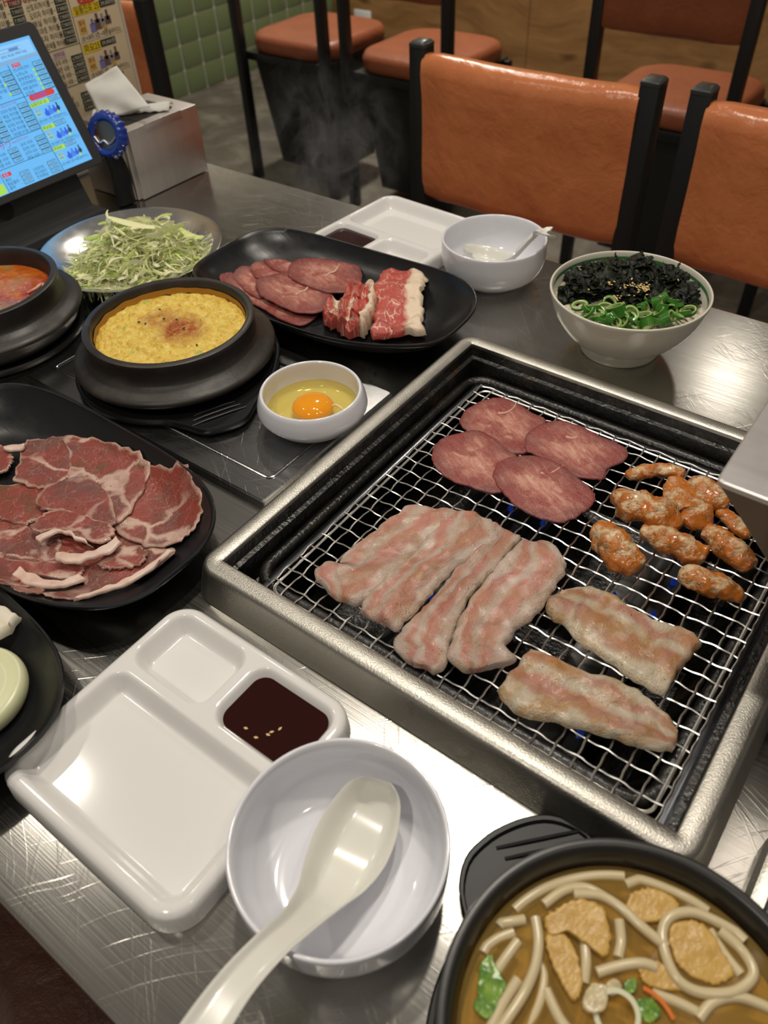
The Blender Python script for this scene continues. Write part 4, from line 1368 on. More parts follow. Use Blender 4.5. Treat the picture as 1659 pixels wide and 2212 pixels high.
offal('smooth pale intestine tube pointing away from the hood', [(1355, 715), (1410, 740), (1460, 780), (1520, 830), (1585, 890)], [32, 44, 48, 46, 36], 1, c3, 0, 8)
offal('crusty sauced intestine piece nearest the golden pork slices', [(1245, 915), (1300, 935), (1370, 960), (1450, 990), (1540, 1035)], [34, 50, 54, 48, 30], 1, c3, 0, 9)

# --- marbled beef
BG = 'marbled beef pieces on the black plate'
strip_obj('beef_slice', 'flat marbled red beef slice with a cream fat edge', 'beef slice', BG,
          crop([(1050, 470), (1010, 550), (985, 620), (1000, 700), (975, 800), (965, 845)], *c5), crop([(1275, 480), (1285, 560), (1268, 640), (1265, 720), (1272, 800), (1285, 838)], *c5), PZ + .003, .0028, M_['beef'], seedv=.4, folds=.0016, jit=.0020, wav=.0030, zfun=lambda t, s: .011 * math.sin(PI * min(1, t * .9 + .1)) + .003 * s)
for q, (sa, sb, dz, lab) in enumerate((
        ([(700, 690), (690, 740), (725, 790)], [(800, 660), (790, 720), (800, 800)], .004, 'small rolled beef fold nearest the tongue slices'),
        ([(850, 600), (800, 680), (775, 800)], [(900, 590), (880, 690), (860, 825)], .010, 'upright fatty beef fold beside the small rolled fold'),
        ([(880, 600), (870, 700), (850, 800)], [(985, 580), (1000, 680), (940, 830)], .012, 'upright fatty beef fold touching the flat beef slice'),
        ([(790, 800), (790, 815), (800, 835)], [(940, 800), (945, 820), (940, 838)], .002, 'red beef curl lying in front of the folds'))):
    strip_obj('beef_slice', lab, 'beef slice', BG, crop(sa, *c5), crop(sb, *c5), PZ + dz * .3, .006 + dz * .5, M_['beef'], seedv=3 + q * 2, folds=.0035, wav=.0050, n=40, m=24, jit=.0022)
# --- marinated pork on the plate
c1 = (0, 820, 2.9625)
SG = 'marinated pork slices on the black plate'
S = [
    ([(-120, 850), (300, 800), (700, 850), (1000, 1000), (1050, 1090), (900, 1200), (600, 1300), (300, 1330), (-120, 1290)], -.0010, 0, 'broad pork slice at the bottom of the pile, glimpsed between the others'),
    ([(-120, 900), (120, 925), (240, 990), (370, 1010), (400, 1080), (350, 1165), (200, 1165), (0, 1130), (-120, 1080)], .000, 0, 'wide brownish pork slice on the onion plate side of the pile'),
    ([(290, 1370), (520, 1350), (560, 1250), (640, 1170), (760, 1090), (900, 1070), (1050, 1080), (1130, 1095), (1000, 1215), (850, 1290), (700, 1345), (500, 1405), (330, 1400)], .000, .04, 'long pork slice with a white fat edge along the plate rim nearest the tray'),
    ([(-120, 1120), (100, 1165), (350, 1180), (500, 1185), (545, 1240), (420, 1290), (200, 1260), (60, 1300), (-120, 1280)], .0025, 0, 'reddish pork slice under the folded fat strips'),
    ([(-120, 700), (60, 690), (220, 650), (330, 700), (350, 800), (330, 880), (220, 920), (130, 940), (0, 900), (-120, 880)], .002, 0, 'ochre marinated pork slice next to the lone dark piece'),
    ([(940, 560), (1050, 545), (1160, 528), (1230, 600), (1290, 740), (1290, 850), (1250, 950), (1190, 1010), (1050, 1080), (900, 1065), (760, 990), (720, 900), (800, 780), (900, 680)], .003, .10, 'pork slice with branching white fat against the wall facing the roaster'),
    ([(110, 600), (130, 470), (180, 400), (300, 390), (405, 378), (490, 440), (520, 540), (440, 640), (320, 700), (210, 690), (90, 660)], .0045, -.04, 'folded pork slice bordering the bare part of the plate'),
    ([(405, 372), (560, 375), (700, 395), (850, 430), (945, 505), (945, 640), (890, 770), (820, 880), (740, 925), (640, 860), (520, 760), (430, 640), (450, 500)], .0065, .03, 'large pork slice with fat rim on the egg pot side of the plate'),
    ([(230, 780), (310, 690), (430, 650), (560, 635), (680, 720), (745, 880), (725, 945), (600, 915), (400, 850), (300, 840)], .0085, 0, 'bright red pork slice in the middle of the plate'),
    ([(205, 960), (240, 900), (320, 855), (450, 855), (600, 905), (720, 945), (735, 1000), (640, 1060), (500, 1010), (380, 965), (280, 990)], .0095, 0, 'pork slice with a pale fat edge lying over the red slice'),
    ([(640, 1200), (660, 1150), (760, 1090), (900, 1090), (950, 1130), (900, 1190), (780, 1215), (690, 1220)], .004, 0, 'small oval pork slice near the fat-edged rim slice'),
    ([(-120, 430), (20, 430), (72, 490), (78, 550), (30, 600), (-120, 610)], .003, 0, 'dark pork piece lying apart at the bare side of the plate'),
    ([(90, 1330), (180, 1345), (270, 1340), (275, 1370), (180, 1375), (100, 1355)], .003, 0, 'small pork scrap at the plate rim beside the onion plate'),
]
for q, (pts, dz, ty_, lab) in enumerate(S):
    slice_obj('pork_slice', lab, 'pork slice', SG, crop(pts, *c1), .0068 + dz, .0020, M_['shoulder'], seedv=20 + q * 1.9, wav=.0014, freq=45, jit=.0014, rot=q * .7, surf=SURF_P)
# folded white fat strips
FATM = NT('pork_fat_strip')
FATM.p(Base_Color=FATM.ramp(FATM.noise(FATM.co(), 70, 4), [(.3, (0.60, 0.38, 0.30)), (.5, (0.74, 0.56, 0.48)), (.7, (0.78, 0.62, 0.54))]), Roughness=.28, Subsurface_Weight=.15, Subsurface_Scale=.003, Normal=FATM.bump(FATM.noise(FATM.co(), 180, 3), .4, .0012))
for q, (sa, sb, lab) in enumerate((
        ([(360, 1110), (480, 1120), (600, 1100), (700, 1050), (745, 1010)], [(350, 1165), (480, 1178), (610, 1150), (720, 1105), (775, 1045)], 'white pork fat fold crossing below the plate centre'),
        ([(130, 1205), (200, 1240), (300, 1290), (430, 1280), (520, 1250)], [(85, 1255), (150, 1310), (290, 1340), (430, 1330), (550, 1280)], 'white pork fat fold near the rim beside the onion plate'),
        ([(240, 1010), (290, 990), (370, 960), (450, 985), (560, 1045)], [(262, 1048), (310, 1010), (380, 985), (450, 1010), (600, 1080)], 'thin curled pork fat strip in the plate centre'),
        ([(30, 430), (80, 425), (155, 415), (165, 425)], [(40, 455), (90, 465), (140, 455), (160, 440)], 'pale fat scrap bridging the dark piece and the folded slice'),
        ([(465, 1425), (700, 1360), (900, 1270), (1120, 1095)], [(480, 1405), (690, 1335), (880, 1245), (1090, 1090)], 'long white fat edge against the plate rim'))):
    strip_obj('pork_fat_strip', lab, 'pork fat', 'white fat strips among the marinated pork', crop(sa, *c1), crop(sb, *c1), .0185 if q in (0, 2) else .0150 if q < 4 else .016, .0022, FATM.m, seedv=q, wav=.0008, n=30, m=8)

# ================================================================== onion and mushroom on the edge plate
ONI = NT('onion_flesh')
rr_ = ONI.sep(ONI.co('Radial'))[0]
ONI.p(Base_Color=ONI.mix(ONI.ramp(ONI.n('ShaderNodeMath', {'operation': 'FRACT'}, i0=ONI.math('MULTIPLY', rr_, 4.3)).outputs[0], [(.85, 0.0), (.97, 1.0)]), (0.66, 0.68, 0.42), (0.78, 0.76, 0.60)), Roughness=.3, Subsurface_Weight=.3, Subsurface_Scale=.006)
pc = at(-40, 1510, .012)
ang = [(math.cos(2 * PI * i / 20), math.sin(2 * PI * i / 20)) for i in range(20)]
oc_ = at(-66, 1500, .014)
V, F = lathe(sm([(.0005, .0), (.030, .0), (.036, .004), (.0365, .010), (.034, .0140), (.030, .0148)], 3) + [(.020, .0149), (.010, .0150), (.0005, .0150)], (oc_.x, oc_.y, .0055), 56)
RDn = [(math.hypot(v.x - oc_.x, v.y - oc_.y) / .0365, 0) for v in V]
tag(mk('onion_slice', (V, F), ONI.m, base=(oc_.x, oc_.y, .006), uv2=RDn), 'thick pale onion slice on the black plate beside the mushroom', 'onion')
MUS = NT('king_oyster_mushroom')
MUS.p(Base_Color=MUS.ramp(MUS.noise(MUS.map(MUS.co(), (30, 120, 30)), 1.0, 3), [(.3, (0.66, 0.58, 0.42)), (.7, (0.78, 0.74, 0.64))]), Roughness=.5, Subsurface_Weight=.2, Subsurface_Scale=.004)
strip_obj('mushroom_slice', 'cream mushroom slice on the black plate beside the onion', 'mushroom', None,
          [(-60, 1290), (-10, 1305), (20, 1322), (46, 1338)], [(-60, 1395), (-20, 1395), (4, 1382), (28, 1372)], .020, .008, MUS.m, seedv=2, wav=.0006, n=20, m=10)

# ================================================================== rice bowl with seaweed and spring onion
RC = (-0.2283, 0.6800, 0)
rb = thing('rice_bowl', 'cream bowl with green inner band, filled with seaweed rice', 'bowl', RC)
mk('bowl_body', lathe(sm([(.0005, .004), (.032, .004), (.0350, 0), (.0385, .0003), (.0395, .004), (.0395, .0095), (.0420, .0120), (.0560, .0230), (.0680, .0410), (.0742, .0585), (.0757, .0640), (.0752, .0656), (.0738, .0656), (.0728, .0630), (.0712, .0560), (.0640, .0400), (.050, .026), (.0005, .018)], 4), RC, 110), M_['ricebowl'], rb, angle=80)
mk('green_band', lathe([(.07305, .0632), (.07250, .0610), (.07170, .0575)], RC, 110, False, False), M_['green'], rb)
mk('green_line', lathe([(.07120, .0556), (.07085, .0545)], RC, 110, False, False), M_['green'], rb)
mk('green_line', lathe([(.07045, .0532), (.07010, .0525)], RC, 110, False, False), M_['green'], rb)
RICE = NT('cooked_rice')
RICE.p(Base_Color=RICE.ramp(RICE.noise(RICE.co(), 300, 2), [(.3, (0.50, 0.42, 0.28)), (.7, (0.72, 0.68, 0.56))]), Roughness=.35, Normal=RICE.bump(RICE.noise(RICE.co(), 500, 2), .8, .002))
tag(stuff(mk('cooked_rice', lumpy_disc(RC, .0690, .0500, .0012, 160, 60, .003), RICE.m, base=(RC[0], RC[1], .02), angle=180)), 'cooked rice glimpsed under the seaweed in the cream bowl', 'rice')
CD = Vector((.318, -.948, 0))          # towards the diner
CS = Vector((.948, .318, 0))
NORI = NT('seaweed_flake')
NORI.p(Base_Color=NORI.ramp(NORI.noise(NORI.co(), 180, 3), [(.4, (0.003, 0.005, 0.003)), (.60, (0.008, 0.012, 0.005)), (.76, (0.06, 0.062, 0.01))]), Roughness=.30, Specular_IOR_Level=.28, Normal=NORI.bump(NORI.noise(NORI.co(), 500, 3), .8, .0015))
V, F = [], []
rnd = random.Random(11)
for k in range(300):
    while True:
        s, d = rnd.uniform(-.069, .069), rnd.uniform(-.069, .012)
        if math.hypot(s, d) < .0610:
            break
    hgt = .0535 + .0085 * (1 - (s / .07) ** 2) * (1 - ((d + .025) / .06) ** 2) + rnd.uniform(-.002, .005)
    L, w = rnd.uniform(.010, .026), rnd.uniform(.008, .016)
    ax = Matrix.Rotation(rnd.uniform(0, 6.28), 3, 'Z') @ Matrix.Rotation(rnd.uniform(-.5, .5), 3, 'X') @ Matrix.Rotation(rnd.uniform(-.5, .5), 3, 'Y')
    c = Vector(RC) + CS * s + CD * d + Vector((0, 0, hgt))
    n0 = len(V)
    g = 6
    for i in range(g + 1):
        for j in range(g + 1):
            u, v = i / g - .5, j / g - .5
            q = Vector((u * L * (1 + .4 * mnoise.noise((k, v * 3, 0))), v * w * (1 + .4 * mnoise.noise((k, u * 3, 5))), .0042 * mnoise.noise((u * 2.2 + k, v * 2.2, 1))))
            q = c + ax @ q
            dd = math.hypot(q.x - RC[0], q.y - RC[1])
            if dd > .0675:
                q.x = RC[0] + (q.x - RC[0]) * .0675 / dd
                q.y = RC[1] + (q.y - RC[1]) * .0675 / dd
            V.append(q)
    for i in range(g):
        for j in range(g):
            a = n0 + i * (g + 1) + j
            F.append((a, a + 1, a + g + 2, a + g + 1))
sw = mk('shredded_seaweed', (V, F), NORI.m, base=(RC[0], RC[1], .05), angle=180)
md = sw.modifiers.new('thickness', 'SOLIDIFY')
md.thickness = .0003
tag(stuff(sw), 'heap of black shredded seaweed flakes on the rice', 'seaweed')
for px, py, qx, qy, lab in ((1326, 570, 1330, 545, 'upright seaweed sprig at the bowl rim beside the tan chair'), (1448, 605, 1470, 566, 'slanting seaweed sprig at the bowl rim away from the spoon bowl')):
    a, b = at(px, py, .061), at(qx, qy, .073)
    P = spline([a, a.lerp(b, .4) + Vector((.002, 0, .002)), a.lerp(b, .75), b], 4)
    tag(mk('seaweed_sprig', tube(P, [.0022 - .0012 * i / (len(P) - 1) + .0006 * math.sin(i * 2.1) for i in range(len(P))], 7, .5), NORI.m, base=a), lab, 'seaweed')
SCAL = NT('spring_onion')
SCAL.p(Base_Color=SCAL.ramp(SCAL.sep(SCAL.co('Radial'))[0], [(0.0, (0.42, 0.52, 0.22)), (.45, (0.20, 0.36, 0.07)), (1.0, (0.045, 0.17, 0.02))]), Roughness=.16, Subsurface_Weight=.2, Subsurface_Scale=.002, Subsurface_Radius=(.5, 1, .3))
rnd = random.Random(5)
RINGS = [(1331 + 0, 672), (1363, 678), (1395, 668), (1308, 668), (1420, 655), (1345, 690), (1380, 693), (1410, 688), (1315, 690), (1290, 676), (1270, 668), (1252, 660), (1438, 690), (1450, 672), (1470, 685), (1486, 672), (1400, 704), (1370, 704), (1300, 696), (1340, 660), (1436, 645), (1283, 690), (1462, 662), (1265, 678), (1325, 682), (1350, 674), (1390, 682), (1422, 676), (1446, 684), (1300, 682), (1385, 660), (1408, 648), (1430, 664), (1476, 676), (1280, 664), (1330, 696), (1360, 692), (1425, 696), (1316, 658), (1455, 650)]
for q, (px, py) in enumerate(RINGS):
    big = q in (0, 1, 3)
    R_ = rnd.uniform(.0088, .0100) if big else rnd.uniform(.0060, .0088)
    hh = rnd.uniform(.0020, .004) if q % 4 else rnd.uniform(.006, .012)
    z = .0580 + rnd.uniform(0, .0050) + (.004 if big else 0)
    c = at(px, py, z)
    dd = math.hypot(c.x - RC[0], c.y - RC[1])
    if dd > .0585:
        c.x, c.y = RC[0] + (c.x - RC[0]) * .0585 / dd, RC[1] + (c.y - RC[1]) * .0585 / dd
    th = rnd.uniform(.0018, .0026)
    VF = lathe([(R_, -hh / 2), (R_, hh / 2), (R_ - th * .3, hh / 2 + .0003), (R_ - th, hh / 2), (R_ - th, -hh / 2), (R_, -hh / 2)], n=26, cap0=False, cap1=False)
    RD = [(1.0 if math.hypot(v[0], v[1]) > R_ - th * .2 else .45 if math.hypot(v[0], v[1]) > R_ - th * .7 else 0.0, 0) for v in VF[0]]
    tl = Matrix.Translation(c) @ Matrix.Rotation(rnd.uniform(0, 6.28), 4, 'Z') @ Matrix.Rotation(rnd.uniform(.1, .55) if big else rnd.uniform(.2, 1.1), 4, 'X') @ Matrix.Scale(rnd.uniform(.7, 1.0), 4, (1, 0, 0))
    tag(mk('spring_onion_ring', xf(VF, tl), SCAL.m, base=c, uv2=RD, angle=60), 'sliced green spring onion ring in the seaweed rice bowl', 'spring onion', 'spring onion rings on the rice')
V, F = [], []
rnd = random.Random(9)
ss = []
for px, py, k, sp in ((1383, 618, 26, 9), (1400, 625, 16, 8), (1348, 617, 10, 8), (1320, 612, 6, 6), (1330, 643, 8, 7), (1375, 645, 6, 16), (1272, 625, 1, 1), (1467, 606, 1, 1), (1364, 602, 1, 1), (1426, 639, 1, 1)):
    for _ in range(k):
        c = at(px + rnd.gauss(0, sp), py + rnd.gauss(0, sp * .6), .0690 + rnd.uniform(0, .0015))
        ss.append(seed(c, rnd.uniform(0, 6.28), .95, rnd.uniform(-.5, .5)))
tag(stuff(mk('sesame_topping', join(*ss), SESAME, base=(RC[0], RC[1], .06))), 'sprinkle of toasted sesame seeds over the seaweed', 'sesame')

# ================================================================== udon pot
UC = (0.0285, 0.1160)
UZ = .062
trivet('black plastic pot stand with grooved tab under the udon pot', UC, math.radians(137), .090, .122, 0, grooves=2, pts=[(985, 1960), (992, 1890), (1003, 1845), (1060, 1795), (1120, 1768), (1174, 1757), (1215, 1765), (1285, 1802)])
up_ = thing('udon_pot', 'black pot of udon noodle soup at the corner of the roaster', 'pot', (UC[0], UC[1], .0065))
POTB = flat('black_enamel_pot', (0.014, 0.013, 0.012), .34)
mk('pot_body', lathe(sm([(.0005, .0065), (.060, .0065), (.070, .010), (.077, .025), (.0805, .045)], 3) + [(.082, UZ - .008), (.0845, UZ - .006), (.0853, UZ - .003), (.0845, UZ), (.0815, UZ + .0008), (.0795, UZ - .0005), (.0775, UZ - .004), (.0765, UZ - .012), (.074, .035), (.066, .015), (.0005, .012)], (UC[0], UC[1], 0), 110), POTB, up_, angle=50)
BZ = .0495
BRO = NT('udon_broth')
tr = BRO.n('ShaderNodeBsdfTransparent', Color=(0.88, 0.72, 0.40, 1))
BRO.p(Base_Color=(0.42, 0.27, 0.07, 1), Roughness=.03, Specular_IOR_Level=.5)
mx = BRO.n('ShaderNodeMixShader', Fac=0.36, i1=tr.outputs[0], i2=BRO.b.outputs[0])
BRO.t.links.new(mx.outputs[0], BRO.t.nodes['Material Output'].inputs[0])
broth = tag(mk('udon_broth', lathe([(.0005, BZ), (.05, BZ), (.0756, BZ + .0003)], (UC[0], UC[1], 0), 90, False, False), BRO.m, base=(UC[0], UC[1], .02)), 'clear golden broth in the udon pot', 'broth')
mk('cloudy_layer', lathe([(.0005, BZ - .012), (.0735, BZ - .012)], (UC[0], UC[1], 0), 60, False, False), flat('cloudy_broth', (0.58, 0.40, 0.13), .4), broth)
NOO = NT('udon_noodle')
NOO.p(Base_Color=(0.60, 0.50, 0.31, 1), Roughness=.22, Subsurface_Weight=.3, Subsurface_Scale=.004, Subsurface_Radius=(1, .8, .4))
c7 = (900, 1740, 2.186)
UN = [
    ([(450, 480), (560, 410), (700, 355), (850, 325), (980, 335)], 0), ([(985, 375), (1080, 345), (1200, 365), (1300, 425), (1380, 490)], 0), ([(740, 420), (860, 425), (960, 480), (1060, 570), (1180, 670)], 2),
    ([(1560, 630), (1420, 550), (1300, 505), (1200, 525), (1160, 600), (1180, 720), (1240, 830), (1350, 885), (1500, 880), (1590, 800), (1540, 690), (1430, 590)], 2),
    ([(850, 790), (950, 760), (1060, 745), (1130, 765)], 2), ([(560, 530), (575, 640), (560, 760), (510, 880), (440, 990), (390, 1060)], 2), ([(380, 560), (440, 550), (510, 540)], 1), ([(480, 640), (400, 750), (330, 860)], 0),
    ([(480, 820), (410, 930), (345, 1060)], 1), ([(955, 540), (965, 640), (950, 720)], 1), ([(1330, 1010), (1400, 930), (1520, 905), (1670, 960)], 1), ([(610, 870), (670, 1000), (730, 1080)], 0), ([(790, 620), (800, 740), (790, 840)], 0),
    ([(1110, 885), (1230, 930), (1330, 980)], 0), ([(600, 470), (700, 400), (800, 390), (900, 440)], 1), ([(300, 690), (380, 630), (460, 600)], 0), ([(1380, 590), (1450, 700), (1530, 800)], 0), ([(560, 700), (600, 800), (580, 930), (520, 1060)], -1)]
for q, (pts, lv) in enumerate(UN):
    P = spline([at(x, y, BZ - .0008 + lv * .0013 + .0004 * math.sin(i * 2 + q)) for i, (x, y) in enumerate(crop(pts, *c7))], 7)
    for p in P:
        d = math.hypot(p.x - UC[0], p.y - UC[1])
        if d > .0715:
            p.x, p.y = UC[0] + (p.x - UC[0]) * .0715 / d, UC[1] + (p.y - UC[1]) * .0715 / d
    tag(mk('udon_noodle', tube(P, .0025, 10), NOO.m, base=P[0], angle=80), 'thick udon noodle curled into a loop around the large tofu sheet' if q == 3 else 'thick white udon noodle in the golden broth', 'noodle', 'udon noodles in the black pot')
TOF = NT('fried_tofu')
TOF.p(Base_Color=TOF.ramp(TOF.noise(TOF.co(), 120, 4), [(.3, (0.46, 0.26, 0.05)), (.7, (0.56, 0.35, 0.09))]), Roughness=.35, Normal=TOF.bump(TOF.noise(TOF.co(), 260, 3), .5, .0015))
for q, (pts, dz, lab) in enumerate((
        ([(985, 470), (1030, 410), (1120, 400), (1200, 440), (1235, 490), (1180, 540), (1080, 560), (1010, 540)], .0000, 'fried tofu piece at the pot rim by the roaster corner'),
        ([(1190, 580), (1290, 550), (1380, 600), (1440, 700), (1490, 800), (1420, 850), (1300, 820), (1210, 730)], -.0005, 'large fried tofu sheet inside the noodle loop'),
        ([(600, 540), (680, 480), (780, 450), (880, 500), (910, 620), (890, 720), (800, 660), (700, 600), (630, 620)], .0015, 'folded fried tofu piece in the udon pot'),
        ([(610, 620), (690, 610), (750, 700), (780, 850), (740, 930), (680, 840), (630, 740)], .0005, 'narrow fried tofu strip beside the folded tofu'),
        ([(1040, 780), (1130, 740), (1200, 800), (1280, 870), (1180, 880), (1080, 850)], .0, 'small dark fried tofu piece under the noodles'))):
    slice_obj('fried_tofu_piece', lab, 'fried tofu', 'fried tofu pieces in the udon', crop(pts, *c7), BZ - .0006 + dz, .0025, TOF.m, seedv=q * 3.0, wav=.0010)
GRN = NT('green_leaf')
GRN.p(Base_Color=GRN.ramp(GRN.noise(GRN.co(), 150, 3), [(.35, (0.06, 0.17, 0.015)), (.65, (0.22, 0.36, 0.05))]), Roughness=.25)
for q, (pts, lab) in enumerate((([(300, 760), (350, 710), (370, 760), (420, 860), (360, 930), (290, 900)], 'bright green onion leaf by the pot wall'), ([(300, 900), (380, 930), (340, 1010), (270, 960)], 'green onion leaf close under the first leaf by the pot wall'), ([(980, 840), (1030, 820), (1030, 880), (990, 890)], 'tiny dark green leaf beside the carrot strip'), ([(1030, 930), (1110, 920), (1150, 990), (1080, 1030)], 'yellow green leaf piece below the carrot strip'))):
    slice_obj('green_onion_leaf', lab, 'green onion', 'greens in the udon pot', crop(pts, *c7), BZ + .0004, .0010, GRN.m, seedv=q + 40.0, wav=.0016, freq=110)
for q, (pts, lab) in enumerate((([(790, 900), (830, 850), (890, 870), (890, 960), (830, 990), (785, 960)], 'pale chopped fish cake crumb in the udon'), ([(890, 850), (930, 830), (965, 860), (940, 900), (900, 895)], 'smaller pale crumb next to the fish cake crumb'))):
    slice_obj('fish_cake_crumb', lab, 'fish cake', None, crop(pts, *c7), BZ + .0003, .0022, NOO.m, seedv=q + 50.0, wav=.0022, freq=150)
P = spline([at(x, y, BZ + .002) for x, y in crop([(1070, 860), (1120, 890), (1170, 940), (1215, 1010)], *c7)], 5)
tag(mk('carrot_strip', tube(P, .0011, 6, .6), flat('carrot', (0.62, 0.16, 0.015), .25), base=P[0]), 'thin orange carrot strip in the udon', 'carrot')
c = at(*crop([(945, 985)], *c7)[0], BZ + .002)
tag(mk('leek_ring', xf(lathe([(.010, -.001), (.010, .001), (.0078, .001), (.0078, -.001), (.010, -.001)], n=30, cap0=False, cap1=False), Matrix.Translation(c) @ Matrix.Rotation(.3, 4, 'X')), flat('leek_white', (0.68, 0.68, 0.48), .25), base=c), 'pale leek ring floating near the carrot strip', 'leek')

# ================================================================== printed matter helper
_glyph = {}


def text_mesh(s, size):
    key = (s, round(size, 5))
    if key not in _glyph:
        cu = bpy.data.curves.new('t', 'FONT')
        cu.body = s
        cu.size = size
        cu.resolution_u = 2
        ob = bpy.data.objects.new('t', cu)
        COL.objects.link(ob)
        dg = bpy.context.evaluated_depsgraph_get()
        me = bpy.data.meshes.new_from_object(ob.evaluated_get(dg))
        _glyph[key] = ([v.co.copy() for v in me.vertices], [tuple(p.vertices) for p in me.polygons])
        bpy.data.objects.remove(ob)
        bpy.data.meshes.remove(me)
    return _glyph[key]


class Sheet:
    """flat print on a plane: o origin, r right, u up, n towards the reader"""

    def __init__(self, o, r, u):
        self.o, self.r, self.u = Vector(o), Vector(r).normalized(), Vector(u).normalized()
        self.n = self.r.cross(self.u)
        self.b = {}

    def loc(self, px, py):
        p = onplane(px, py, self.o, self.n) - self.o
        return p.dot(self.r), p.dot(self.u)

    def w(self, a, b, h):
        return self.o + self.r * a + self.u * b + self.n * h

    def put(self, key, VF):
        V, F = self.b.setdefault(key, ([], []))
        n = len(V)
        V += VF[0]
        F += [tuple(i + n for i in f) for f in VF[1]]

    def rect(self, key, a0, b0, a1, b1, h):
        a0, a1 = min(a0, a1), max(a0, a1)
        b0, b1 = min(b0, b1), max(b0, b1)
        self.put(key, ([self.w(a0, b0, h), self.w(a1, b0, h), self.w(a1, b1, h), self.w(a0, b1, h)], [(0, 1, 2, 3)]))

    def pill(self, key, a0, b0, a1, b1, h):
        r = abs(b1 - b0) / 2
        pts = rrect(abs(a1 - a0) / 2, r, r * .98, 0, ((a0 + a1) / 2, (b0 + b1) / 2))
        self.put(key, ([self.w(x, y, h) for x, y, _ in pts], [tuple(range(len(pts)))]))

    def text(self, key, s, a, b, size, h=.0004, fit=None):
        V, F = text_mesh(s, size)
        if not V:
            return
        w = max(v.x for v in V)
        k = min(1.0, fit / w) if fit and w > 0 else 1.0
        self.put(key, ([self.w(a + v.x * k, b + v.y, h) for v in V], F))

    def prc(self, keyb, keyt, s, a, b, w, hgt, h=.0003, line=None):
        if line:
            self.rect(line, a - .0006, b - .0006, a + w + .0006, b + hgt + .0006, h * .7)
        self.rect(keyb, a, b, a + w, b + hgt, h)
        self.text(keyt, s, a + w * .08, b + hgt * .22, hgt * .78, h + .0002, w * .86)

    def build(self, parent, mats):
        for k, (V, F) in self.b.items():
            o = mk(k, (V, F), mats[k], parent, smooth=False)
            if k != 'screen':
                stuff(o)


def em(name, c, s=1.0):
    m = NT(name)
    m.p(Base_Color=(0.0, 0.0, 0.0, 1), Emission_Color=(*c, 1), Emission_Strength=s, Roughness=.12)
    return m.m


# ================================================================== menu board
MX = -1.085
mo = onplane(300, 195, Vector((MX, 0, 0)), Vector((1, 0, 0)))
MYR = mo.y
menu = thing('menu_board', 'upright cream drinks menu board with yellow and black price labels', 'menu', (MX, MYR - .12, 0))
mk('board', box(MX - .004, MX, MYR - .235, MYR, .004, .315, .0012), flat('cream_menu_paper', (0.60, 0.50, 0.335), .45), menu)
mk('board_edge', box(MX - .0055, MX + .0006, MYR, MYR + .004, .004, .316), flat('clear_edge', (0.45, 0.42, 0.36), .15), menu)
mk('foot', box(MX - .05, MX + .012, MYR - .22, MYR - .015, 0, .005, .001), flat('acrylic_foot', (0.30, 0.30, 0.30), .1), menu)
sh = Sheet((MX + .0002, MYR, 0), (0, 1, 0), (0, 0, 1))
KR = '산토리하이볼|오미자 하이볼|매실 하이볼|토마토 하이볼|유자 하이볼|그린애플 하이볼'.split('|')
for k in range(-3, 6):
    b = .2158 - .0094 * k - .0080
    for x in (-.102, -.169):
        sh.prc('price_box', 'price_lettering', '7,900원', x, b, .0185, .0080)
        sh.text('menu_lettering', KR[(k if x > -.15 else k + 3) % 6], x - .0440 + .0015 * max(k, 0), b + .0010, .0086, .0003, .037)
        sh.rect('menu_lettering', x - .0055, b + .0036, x - .0012, b + .0040, .0002)
sh.text('red_lettering', 'Highball', -.176, .2200, .0150, .0004)
sh.rect('rule', -.0808, .010, -.0799, .300, .0002)
for b in (.1585, .1115):
    sh.rect('rule', -.2250, b - .0004, -.0800, b + .0004, .0002)
for k in range(4):
    b = .1466 - .0087 * k - .0076
    for x in (-.1005, -.167):
        sh.prc('price_box', 'price_lettering', '6,900원', x, b, .0192, .0076)
        sh.text('menu_lettering', ('유자 사와', '레몬 사와', '자몽 사와', '매실 사와')[k], x - .0270, b + .0010, .0080, .0003, .020)
        sh.rect('menu_lettering', x - .0065, b + .0034, x - .0012, b + .0037, .0002)
sh.rect('lilac_box', -.1275, .1478, -.1075, .1560, .0002)
sh.text('red_lettering', '병맥주류', -.1260, .1495, .0068, .0004, .017)
for k in range(3):
    b = .0998 - .0087 * k - .0076
    sh.prc('price_box', 'price_lettering', '5,900원', -.1017, b, .0192, .0076)
    sh.text('menu_lettering', ('콜라', '사이다', '환타')[k], -.1290, b + .0010, .0080, .0003, .020)
